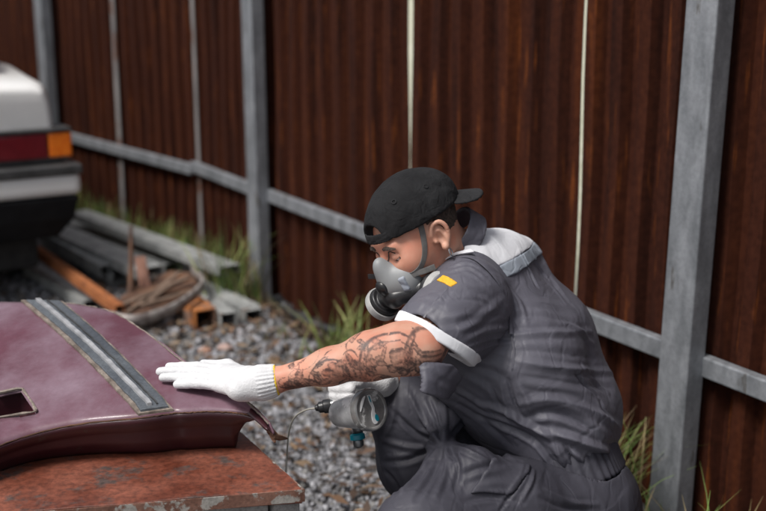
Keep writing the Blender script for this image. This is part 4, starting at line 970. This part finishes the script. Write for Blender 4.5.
for s in (1, -1):
    a = np.array((s * .040, -.052, .098)); mesh_of('strap_joint', hloc(rbox(a, (.010, .016, .008), [nrm((s * .5, 0, .8)), (0, 1, 0), nrm((.8, 0, -s * .5))], .004)), HL(a) - .03, HL(a) + .03, .002, M_refl if s > 0 else M_strap, person)
# straps: cheek strap over the ear side up to the cap, lower strap towards the nape, buckles with loose ends
S = lsurf(catmull([(.043, -.046, .092), (.058, -.034, .060), (.068, -.008, .034), (.074, .030, .020), (.076, .07, .012)], 6)); ribbon3('head_strap', headw, S, .0115, .0015, M_strap, person)
S = lsurf(catmull([(-.045, -.048, .09), (-.058, -.030, .066), (-.068, -.0, .038), (-.072, .035, .022), (-.076, .07, .012)], 6)); ribbon3('head_strap', headw, S, .0085, .0015, M_strap, person)
P0 = HP(.047, -.046, .088); S = np.array([P0, P0 + hl * .010 - hf * .012 + hu * .002, P0 + hl * .020 - hf * .028 - hu * .002, P0 + hl * .026 - hf * .048 - hu * .006]); ribbon3('loose_strap_end', headw, S, .011, .002, M_strap, person, N=np.array([nrm(hl * .8 + hf * .5 + hu * .1)] * 4))
P0 = HP(-.047, -.040, .098); S = np.array([P0, P0 - hl * .014 + hf * .004 + hu * .004, P0 - hl * .030 + hf * .008 + hu * .006]); ribbon3('loose_strap_end', headw, S, .010, .0022, M_blkp, person, N=np.array([nrm(hf + hu * .4)] * 3))
S = lsurf(catmull([(.045, -.060, .08), (.056, -.068, .05), (.058, -.070, .0), (.05, -.07, -.03)], 5)); ribbon3('neck_strap', headw, S, .008, .0015, M_strap, person)
# earring
E0 = HL(EL(-.041, .002, .010)); tube('earring', [E0 + (hu * math.cos(a) + nrm(hf * .6 + hl * .5) * math.sin(a)) * .0075 for a in np.linspace(0, 6.283, 15)[:-1]], .0014, M_galv, person, seg=6, cyclic=True)

# ---- gloves
gl = handL(.0018); cuffa = W(259, 383, 2.175); cuffb = W(276.5, 380, 2.175); cdir = nrm(cuffb - cuffa)
cuff_l = rc(W(250, 384, 2.173), W(290, 378.5, 2.175), .0255, .0262); gloveL = I(U([gl, cuff_l], .012), plane(cuffb, cdir), .001)
def glove_fn(P):
    t = (P - cuffa) @ cdir; e1 = nrm(cv(0, 1, 0) - cdir * (cv(0, 1, 0) @ cdir)); e2 = np.cross(cdir, e1); an = np.arctan2((P - cuffa) @ e2, (P - cuffa) @ e1)
    return .0009 * np.sin(an * 26) * np.clip(t / .006 + .8, 0, 1) + .0006 * vnoise(P, 260, 4) + .0008 * vnoise(P, 90, 5)
mesh_of('glove', gloveL, *bx2(cuffb, *T_, *K, m=.06), .0022, M_glove, person, fn=glove_fn)
e1 = nrm(cv(0, 1, 0) - cdir * (cv(0, 1, 0) @ cdir)); e2 = np.cross(cdir, e1)
tube('glove_hem', [cuffb + (e1 * math.cos(a) + e2 * math.sin(a)) * (.0268 + .0006 * math.sin(a * 5)) for a in np.linspace(0, 6.283, 31)[:-1]], .0024, M_yel, person, seg=8, cyclic=True)
dR = nrm(elR - wrR); gR = I(U([handR(.0016), rc(wrR, wrR + dR * .05, .029, .031)], .012), plane(wrR + dR * .030, dR), .001)
mesh_of('glove', gR, *bx2(W(330, 395, 2.3), wrR + dR * .1, m=.06), .0026, M_glove, person, fn=lambda P: .0006 * vnoise(P, 260, 4) + .0012 * vnoise(P, 70, 5))

# ---- coverall: jacket part
tor = [rc(W(490, 288, 2.40), W(524, 345, 2.41), .092, .122), rc(W(497, 286, 2.52), W(532, 342, 2.50), .105, .128), rc(W(532, 342, 2.50), W(558, 412, 2.48), .128, .128), rc(W(558, 412, 2.48), W(562, 448, 2.46), .128, .115),
       rc(W(482, 300, 2.36), W(515, 365, 2.34), .085, .115), rc(W(515, 365, 2.34), W(552, 428, 2.36), .115, .12),
       rc(W(457, 352, 2.33), W(505, 396, 2.37), .094, .100), rc(W(512, 398, 2.38), W(548, 432, 2.40), .098, .10), rc(W(470, 262, 2.36), W(510, 270, 2.52), .05, .07), rc(W(466, 264, 2.31), W(498, 264, 2.44), .050, .066)]
torso = U(tor, .045)
slv0 = U([rc(W(468, 303, 2.275), W(438, 338, 2.18), .076, .074), rc(W(438, 338, 2.18), W(408, 384, 2.14), .074, .076), rc(W(472, 308, 2.28), W(462, 322, 2.24), .076, .078), rc(W(467, 294, 2.25), W(440, 332, 2.17), .073, .075)], .02)
cA = W(402, 319, 2.10); cB = W(466, 356, 2.16); cdn = nrm(cv(-.50, -.86, .12)); axis_c = W(434, 338, 2.13)
inner = rc(W(446, 328, 2.20), W(408, 384, 2.14), .056, .0735)
cut_n = nrm(np.cross(cB - cA, np.cross(cdn, cB - cA)) ); cut_n = cut_n if cut_n @ cdn > 0 else -cut_n
jacket_base = U([torso, slv0], .03)
fold_spec = [
    # back and flank
    ([(508, 336), (545, 333), (592, 332)], 3.2, 7), ([(505, 350), (550, 352), (604, 360)], -2, 9), ([(505, 318), (540, 316), (570, 322)], -1.5, 7), ([(515, 300), (545, 303), (575, 308)], 1, 9),
    ([(521, 254), (528, 268), (537, 286)], -5.5, 4.5), ([(531, 252), (540, 268), (552, 284)], 3, 6), ([(505, 285), (513, 300), (517, 318)], -2.5, 5), ([(512, 290), (522, 306), (526, 326)], 2, 5),
    ([(520, 362), (569, 369), (614, 372)], 4, 7), ([(518, 375), (565, 382), (612, 388)], -2.5, 8), ([(575, 373), (586, 385), (598, 396)], -5, 4), ([(583, 368), (596, 382), (608, 392)], 3, 6),
    ([(508, 380), (514, 400), (521, 419)], -5, 4), ([(500, 384), (505, 402), (510, 420)], 3.5, 5), ([(518, 384), (526, 398), (532, 414)], 3, 6), ([(492, 388), (500, 408)], -3.5, 4),
    ([(480, 404), (505, 412), (524, 424), (551, 440), (569, 468)], 6, 7), ([(478, 416), (510, 428), (540, 445), (560, 470)], -6, 6),
    ([(524, 418), (554, 412), (585, 424), (600, 438)], -6.5, 8), ([(539, 431), (569, 438), (600, 449), (617, 452)], 8, 8), ([(520, 404), (556, 400), (600, 415), (620, 428)], 5, 9),
    ([(565, 446), (573, 460), (580, 473)], -6, 4), ([(574, 452), (584, 462), (590, 474)], 5, 4.5), ([(588, 456), (592, 466), (596, 476)], -5, 4), ([(600, 456), (604, 466), (604, 474)], 4, 4.5), ([(552, 446), (560, 458), (566, 470)], 4, 4.5),
    ([(540, 448), (548, 458), (555, 466)], -4, 4), ([(600, 400), (610, 420), (614, 440)], -3, 7), ([(450, 400), (480, 418), (512, 446)], -3, 8), ([(455, 372), (480, 385), (500, 400)], 2, 8), ([(470, 365), (495, 372), (515, 384)], -2, 7), ([(440, 385), (465, 395), (490, 412)], 3, 6), ([(425, 372), (440, 380), (452, 392)], -2, 6),
    ([(560, 320), (578, 330), (594, 345)], 2.5, 7), ([(540, 270), (556, 288), (570, 305)], -2, 8),
    # sleeve
    ([(465, 351), (490, 341), (512, 338)], -6, 5), ([(462, 340), (488, 330), (512, 327)], 4.5, 7), ([(440, 325), (465, 322), (500, 314)], -3, 7), ([(430, 312), (440, 300), (448, 288)], 2.5, 6), ([(420, 314), (430, 300), (440, 288)], -2, 5), ([(455, 336), (480, 318), (500, 300)], 3, 8), ([(452, 275), (470, 272), (486, 284)], -3, 5), ([(452, 268), (470, 264), (490, 275)], 3, 5), ([(470, 290), (488, 298), (503, 315)], -2.5, 7)]
FOLDS = mk_folds(jacket_base, fold_spec)
def jdisp(P): return fold_disp(P, FOLDS) + .0014 * vnoise(P, 28, 41) + .0010 * vnoise(P, 75, 42) + creases(P, 44)
from mathutils import noise as mno
def nz(P, across, fa, fl, sd, warp=.25):
    """gradient noise, fast across the folds (fa per metre) and slow along them (fl)"""
    ac = nrm(across); h = P @ ac; Q = P - h[:, None] * ac; w = warp * vnoise(P, 9, sd + 50) / fa * 3
    C = Q * fl + (h + w)[:, None] * ac * fa + sd * 7.3
    return np.array([mno.noise(Vector(c)) for c in C])
def ridge(n, p=1.5): return (1 - np.clip(np.abs(n) * 2.6, 0, 1)) ** p
A_T = cv(.45, .85, .1); A_S = cv(-.5, -.8, .1)
def creases(P, sd, A=.0017, ac=None):
    ac = A_T if ac is None else ac
    m = np.clip(.30 + .95 * vnoise(P, 8, sd + 3), .04, 1); m2 = np.clip(.4 + .9 * vnoise(P, 14, sd + 5), 0, 1)
    return A * 1.5 * (ridge(nz(P, ac, 13, 4.6, sd)) - .4) * m + A * .55 * (ridge(nz(P, ac + cv(.7, 0, .2), 34, 9, sd + 1), 1.2) - .4) * m2
def tub(c, n): return plane(c, n)
# waist: plane across the spine where the blouse ends on the elastic
wc = W(566, 470, 2.42); wax = nrm(W(577, 512, 2.44) - W(548, 420, 2.42)); wax = nrm(cv(.32, -.92, .12))
neckhole = rc(HP(0, -.06, -.04), W(463, 243, 2.36), .050, .044)
jk = D(I(torso, plane(wc + wax * -.006, wax), .03), neckhole, .006)
jk = D(jk, off(armR, .012), .01) if False else jk
sleeveR = U([rc(shR, elR, .080, .070)], .01); sleeveR = I(sleeveR, plane(elR * .6 + shR * .4, nrm(elR - shR)), .006)
sub = D(D(I(slv0, plane(axis_c - cdn * .004, cdn), .002), inner, .004), off(armL, .008), .004)
jk = U([jk, sleeveR], .03); jk = U([jk, sub], .03); jk = D(jk, I(inner, plane(axis_c + cdn * .006, cdn), .002), .004)
mesh_of('coverall_jacket', jk, lo, hi, .0034, M_cloth, person, folds=None, fn=jdisp, sm_it=1)
# left sleeve, its own shell over the shoulder seam, hollow at the cuff
seam_reg = U([rc(W(474, 300, 2.27), W(441, 338, 2.17), .094, .12), rc(W(441, 338, 2.17), W(400, 385, 2.04), .12, .12)], .02)
sl = I(off(slv0, .0045), plane(axis_c, cdn), .002); sl = D(sl, off(armL, .006), .01); sl = D(sl, inner, .004)
mesh_of('sleeve', sl, lo, hi, .0032, M_cloth, person, fn=lambda P: fold_disp(P, FOLDS) + .0018 * vnoise(P, 34, 41) + creases(P, 44, .0030, A_S))
# white cuff
cuffR = I(I(off(slv0, .0065), plane(axis_c + cdn * .006, cdn), .002), plane(axis_c - cdn * .016, -cdn), .002); cuffR = D(cuffR, rc(W(446, 328, 2.20), W(408, 384, 2.14), .056, .0745), .003)
mesh_of('sleeve_cuff', cuffR, lo, hi, .003, M_whitec, person, fn=lambda P: .0016 * vnoise(P, 50, 51))
# yoke (white) and stripe (grey) across the shoulders
tb_ = off(torso, 0.0)
sa, sb_ = march(torso, [(503, 279), (546, 251)]); n_s = grad(torso, np.array([(sa + sb_) / 2]))[0]; pn = nrm(np.cross(sb_ - sa, n_s)); 
if pn @ cv(1, -1, 0) < 0: pn = -pn          # pointing down the back
w_st = .027
yreg = lambda P: np.maximum(np.maximum((P - sa) @ pn + w_st, -(((P - W(466, 238, 2.33)) @ nrm(cv(.8, -.5, -.3))) + .13)), -.999)
yk = I(I(off(torso, .0030), lambda P: -(torso(P) + .004), .001), yreg, .001); yk = D(yk, neckhole, .004)
mesh_of('white_yoke', yk, lo, hi, .003, M_whitec, person, fn=lambda P: jdisp(P))
st_ = I(I(off(torso, .0036), lambda P: -(torso(P) + .004), .001), lambda P: np.abs((P - sa) @ pn + w_st / 2) - w_st / 2, .001)
mesh_of('grey_stripe', st_, lo, hi, .003, M_refl, person, fn=lambda P: jdisp(P))
# collar
ca_ = nrm(cv(-.80, .48, .35)); cc_ = W(460, 238, 2.33)
col = rc(cc_ - ca_ * .06, cc_ + ca_ * .06, .063, .060); col = D(col, off(col, -.006), .003); cn = nrm(ca_)
col = I(col, lambda P: np.abs((P - cc_) @ cn) - .023, .006)
mesh_of('collar', col, cc_ - .12, cc_ + .12, .003, M_cloth, person, fn=lambda P: .0018 * vnoise(P, 45, 61))
# yellow patch, piping and seams
patch = I(I(off(jacket_base, .0062), lambda P: -(jacket_base(P) - .001), .001), rbox(march(jacket_base, [(447, 281)])[0], (.020, .0105, .05), None, .001), .001)
pc = march(off(jacket_base, .0035), [(447, 281)])[0]; pnn = grad(jacket_base, pc[None])[0]; px1 = nrm(march(jacket_base, [(460, 286)])[0] - march(jacket_base, [(434, 277)])[0]); px2 = nrm(np.cross(pnn, px1))
patch = I(I(off(jacket_base, .0065), lambda P: -(jacket_base(P) - .002), .001), rbox(pc, (.020, .009, .02), [px1, px2, pnn], .001), .001)
mesh_of('yellow_patch', patch, pc - .05, pc + .05, .002, mat('yellow_badge', (.68, .34, .02), (.78, .44, .03), rough=.7, scale=200), person, fn=lambda P: fold_disp(P, FOLDS))
# chest pocket peeping out below the sleeve
# ---- elastic waistband
hipsf = U([rc(W(566, 462, 2.46), W(578, 500, 2.45), .112, .120), rc(W(556, 450, 2.36), W(572, 500, 2.36), .10, .115), rc(W(545, 440, 2.42), W(556, 480, 2.42), .085, .09)], .05)
wax2 = wax
wb = I(I(off(hipsf, .004), plane(wc + wax * .030, wax), .006), plane(wc - wax * .045, -wax), .006)
def pleat(P):
    q = P - wc; e1_ = nrm(np.cross(wax, CF)); e2_ = np.cross(wax, e1_); an = np.arctan2(q @ e2_, q @ e1_)
    return .0022 * np.sin(an * 52 + 2.5 * vnoise(P, 18, 71)) * (.6 + .4 * vnoise(P, 60, 72)) + .0015 * vnoise(P, 40, 73) 
mesh_of('elastic_waistband', wb, lo, hi, .003, M_trou, person, fn=pleat)
# ---- trousers
legR = chain([W(556, 468, 2.55), W(470, 425, 2.50), W(406, 407, 2.42)], [.115, .095, .076], .03)
shinR = chain([W(406, 407, 2.42), W(416, 462, 2.42), ankR + [0, 0, .06]], [.076, .076, .068], .03)
legL = chain([W(585, 512, 2.36), W(505, 510, 2.23), W(417, 541, 2.10)], [.115, .100, .078], .03)
shinL = chain([W(417, 541, 2.10), (W(417, 541, 2.10) + ankL) / 2 + [.02, 0, 0], ankL + [0, 0, .06]], [.078, .074, .066], .03)
hips_c = I(hipsf, plane(wc + wax * .012, -wax), .02)
tro = U([legR, shinR, hips_c, legL, shinL], .035)
tro = U([tro, rc(W(441, 446, 2.25), W(470, 470, 2.18), .012, .05), rc(W(441, 446, 2.25), W(425, 518, 2.13), .012, .065), rc(W(441, 444, 2.26), W(448, 405, 2.40), .012, .06)], .04)
tro = D(tro, off(wb, .002), .004)
tro = I(tro, plane(ankR + [0, 0, .02], (0, 0, -1)), .01)
tf = [([(440, 443), (425, 425), (408, 392)], 4, 5), ([(437, 444), (415, 432), (392, 410)], -4, 5), ([(441, 441), (436, 420), (428, 398)], -4.5, 4.5), ([(444, 441), (446, 420), (444, 400)], 4, 5), ([(447, 441), (460, 425), (472, 412)], -4, 5), ([(434, 447), (410, 448), (382, 440)], 3.5, 6), ([(432, 450), (408, 460), (384, 462)], -4, 6),
      ([(436, 450), (420, 472), (400, 495)], 5, 6), ([(442, 450), (432, 474), (416, 500)], -5, 6), ([(446, 448), (446, 470), (436, 496)], 4, 6), ([(450, 448), (458, 466), (455, 490)], -5, 6), ([(454, 446), (470, 452), (488, 462)], 4, 5),
      ([(385, 470), (395, 482), (400, 496)], -3, 5), ([(470, 490), (495, 484), (520, 488)], 3, 7), ([(465, 500), (490, 497), (520, 502)], -4, 6), ([(526, 465), (522, 478), (512, 492), (500, 511)], -4.5, 3.5), ([(534, 470), (530, 485), (520, 503)], 3.5, 4), ([(545, 490), (570, 502), (598, 505)], 4, 5), ([(540, 498), (565, 508), (590, 511)], -3.5, 5), ([(460, 476), (480, 468), (505, 466)], -3, 6), ([(395, 395), (392, 420), (384, 440)], 2.5, 6), ([(470, 440), (490, 448), (510, 460)], -5, 7)]
TF = mk_folds(tro, tf)
def tdisp(P): return fold_disp(P, TF) + .0028 * vnoise(P, 26, 81) + creases(P, 84, .0042, cv(.75, .6, .3))
mesh_of('coverall_trousers', tro, lo, hi, .0036, M_trou, person, fn=tdisp)
# pocket flap on the near hip and chest pocket
def patch_on(name, f, quad, th, m, fn, h=.003):
    P = march(f, quad); c = P.mean(0); n = grad(f, c[None])[0]
    def reg(X):
        d = np.full(len(X), -1.0)
        for i in range(4):
            a, b = P[i], P[(i + 1) % 4]; e = nrm(np.cross(b - a, n)); 
            if e @ (c - a) > 0: e = -e
            d = np.maximum(d, (X - a) @ e)
        return np.maximum(d, np.abs((X - c) @ n) - .05)
    g = I(I(off(f, th), lambda X: -(f(X) + .004), .001), reg, .002)
    return mesh_of(name, g, P.min(0) - .03, P.max(0) + .03, h, m, person, fn=fn)
patch_on('hip_pocket_flap', tro, [(492, 460), (530, 466), (512, 494), (470, 494)], .0045, M_trou, tdisp)
patch_on('chest_pocket', jacket_base, [(417, 358), (452, 364), (450, 396), (421, 392)], .0045, M_cloth, jdisp)
# seams
jk_s = off(jacket_base, .0045)
for nm, fn_, pix, wd in (('white_piping', off(jacket_base, .0065), [(430, 273), (440, 263), (454, 255), (472, 251)], .013), ('shoulder_seam', jk_s, [(450, 258), (474, 259), (496, 279), (509, 308), (511, 334)], .007), ('sleeve_seam', jk_s, [(424, 318), (434, 304), (446, 290)], .004), ('back_seam', jacket_base, [(511, 334), (514, 352), (512, 372)], .004)):
    o = ribbon(nm, fn_, pix, wd, .0012, M_whitec if 'white' in nm else M_cloth, person, lift=.0012)
    P = np.array([v.co[:] for v in o.data.vertices]) + np.array(person.location); N_ = grad(fn_, P); P = P + N_ * (jdisp(P) + .0006)[:, None] - np.array(person.location)
    for v, p in zip(o.data.vertices, P): v.co = p
# boots
M_boot = mat('black_boot_leather', (.015, .014, .013), (.03, .028, .026), rough=.5, scale=20, bump=.3)
for a in (ankR, ankL):
    fwd = np.array([-.97, -.2, 0]); bt = U([rc(a + [0, 0, .05], a, .050, .046), rc(a + fwd * .02 + [0, 0, -.05], a + fwd * .17 + [0, 0, -.07], .046, .038)], .03); bt = I(bt, plane((0, 0, .012), (0, 0, -1)), .006)
    mesh_of('boot', bt, a - [.3, .15, .14], a + [.12, .15, .14], .004, M_boot, person)
    sole = I(I(off(bt, .006), plane((0, 0, .002), (0, 0, -1)), .002), plane((0, 0, .03), (0, 0, 1)), .002); mesh_of('boot_sole', sole, a - [.3, .15, .14], a + [.12, .15, .14], .004, M_blk, person)

# =====================================================================  SPRAY GUN
gun = thing('spray_gun', 'paint-smeared spray gun with round cup held in the right gloved hand', 'spray gun', W(350, 405, 2.27))
M_cup = mat('smeared_cup_plastic', (.26, .265, .27), (.46, .47, .48), rough=.35, scale=32, bump=.3, coat=.4, spots=(.62, .62, .62), spot_scale=26, spot_th=.55)
M_lid = mat('dirty_lid', (.10, .10, .10), (.24, .235, .23), rough=.22, scale=26, coat=.5, spots=(.50, .50, .49), spot_scale=22, spot_th=.60)
M_gun = mat('gun_metal', (.12, .125, .13), (.25, .255, .26), rough=.3, metal=.7, scale=40)
M_teal = mat('teal_plastic', (.0, .16, .22), (.01, .26, .33), rough=.35, scale=30)
LC = W(371.5, 409.5, 2.17); BC = W(338, 413.5, 2.245); ax = nrm(LC - BC); LL = np.linalg.norm(LC - BC)
cup = lathe('paint_cup', [(0, .0), (0, .021), (.004, .026), (.04, .0315), (LL - .016, .0370), (LL - .010, .0385)], BC, LC, M_cup, gun, 40)
lid = lathe('cup_lid', [(-.014, .0405), (-.004, .041), (0, .040), (.0015, .0375), (.0010, .0345), (-.001, .033), (-.001, 0)], LC, LC + ax, M_lid, gun, 44)
# paint runs on the lid, standing slightly proud
lx = nrm(cv(1, 0, 0) - ax * (cv(1, 0, 0) @ ax)); ly = np.cross(ax, lx)
if ly @ CU < 0: ly = -ly
def blob(name, poly, m, dz):
    n = len(poly); pts = catmull([np.array([*p, 0.0]) for p in poly + poly[:1]], 4)[:-1]; V = [LC + lx * p[0] * .001 + ly * p[1] * .001 + ax * dz for p in pts]; V2 = [v - ax * .0012 for v in V]; n = len(V)
    o = from_py(name, V + V2, [tuple(range(n))] + [(i, (i + 1) % n, n + (i + 1) % n, n + i) for i in range(n)], m, gun)
    bm = bmesh.new(); bm.from_mesh(o.data); bmesh.ops.recalc_face_normals(bm, faces=bm.faces); bm.to_mesh(o.data); bm.free(); return o
M_wp = mat('white_paint_smear', (.55, .56, .56), (.7, .7, .7), rough=.3, scale=60)
blob('paint_run', [(-11, 26), (-3, 27), (2, 14), (7, 4), (8, -4), (14, -12), (16, -22), (8, -27), (2, -20), (0, -8), (1, 3), (-5, 12)], M_wp, .0006)
blob('paint_run', [(-26, 10), (-22, 20), (-16, 24), (-20, 12), (-24, 0), (-27, -6)], M_wp, .0006)
blob('teal_paint_drop', [(9, -8), (15, -10), (18, -18), (13, -21), (8, -15)], M_teal, .0012)
blob('teal_paint_drop', [(-9, 25), (-6, 24), (-1, 14), (-4, 15)], M_teal, .0012)
# body of the gun inside the fist, nozzle, trigger, air fitting
gb = U([rc(W(331, 405, 2.30), W(352, 401, 2.30), .011, .014), rc(W(352, 401, 2.305), W(358, 430, 2.31), .012, .011), rc(BC + ax * .004, W(345, 402, 2.29), .012, .012)], .008)
mesh_of('gun_body', gb, *bx2(W(331, 405, 2.3), W(358, 430, 2.31), BC, m=.03), .0025, M_gun, gun)
n0 = W(331, 405.5, 2.30); n1 = W(316, 408, 2.30); lathe('nozzle', [(0, .013), (.006, .014), (.014, .014), (.016, .0115), (.024, .011), (.027, .007), (.031, .006), (.033, .002)], n0, n1, M_blkp, gun, 24)
a0 = W(357, 433, 2.30); a1 = W(359, 448, 2.30); lathe('air_knob', [(0, .009), (.003, .015), (.012, .0155), (.014, .011)], a0, a1, M_teal, gun, 20); lathe('air_fitting', [(.014, .010), (.02, .011), (.026, .010), (.03, .005)], a0, a1, M_gun, gun, 16)
# thin clear air hose hanging from the nozzle side
hs_ = catmull([W(317, 408, 2.30), W(306, 410, 2.31), W(295, 417, 2.33), (W(289, 432, 2.36)), W(287, 455, 2.38), W(286, 490, 2.42), G(290, 540, .01), G(330, 560, .01), G(420, 560, .01)], 8)
o = tube('thin_hose', hs_, .0018, mat('clear_hose', (.30, .29, .25), (.40, .38, .33), rough=.3, scale=20), None, seg=8); tag(o, 'thin pale hose hanging from the spray gun towards the gravel', 'hose')
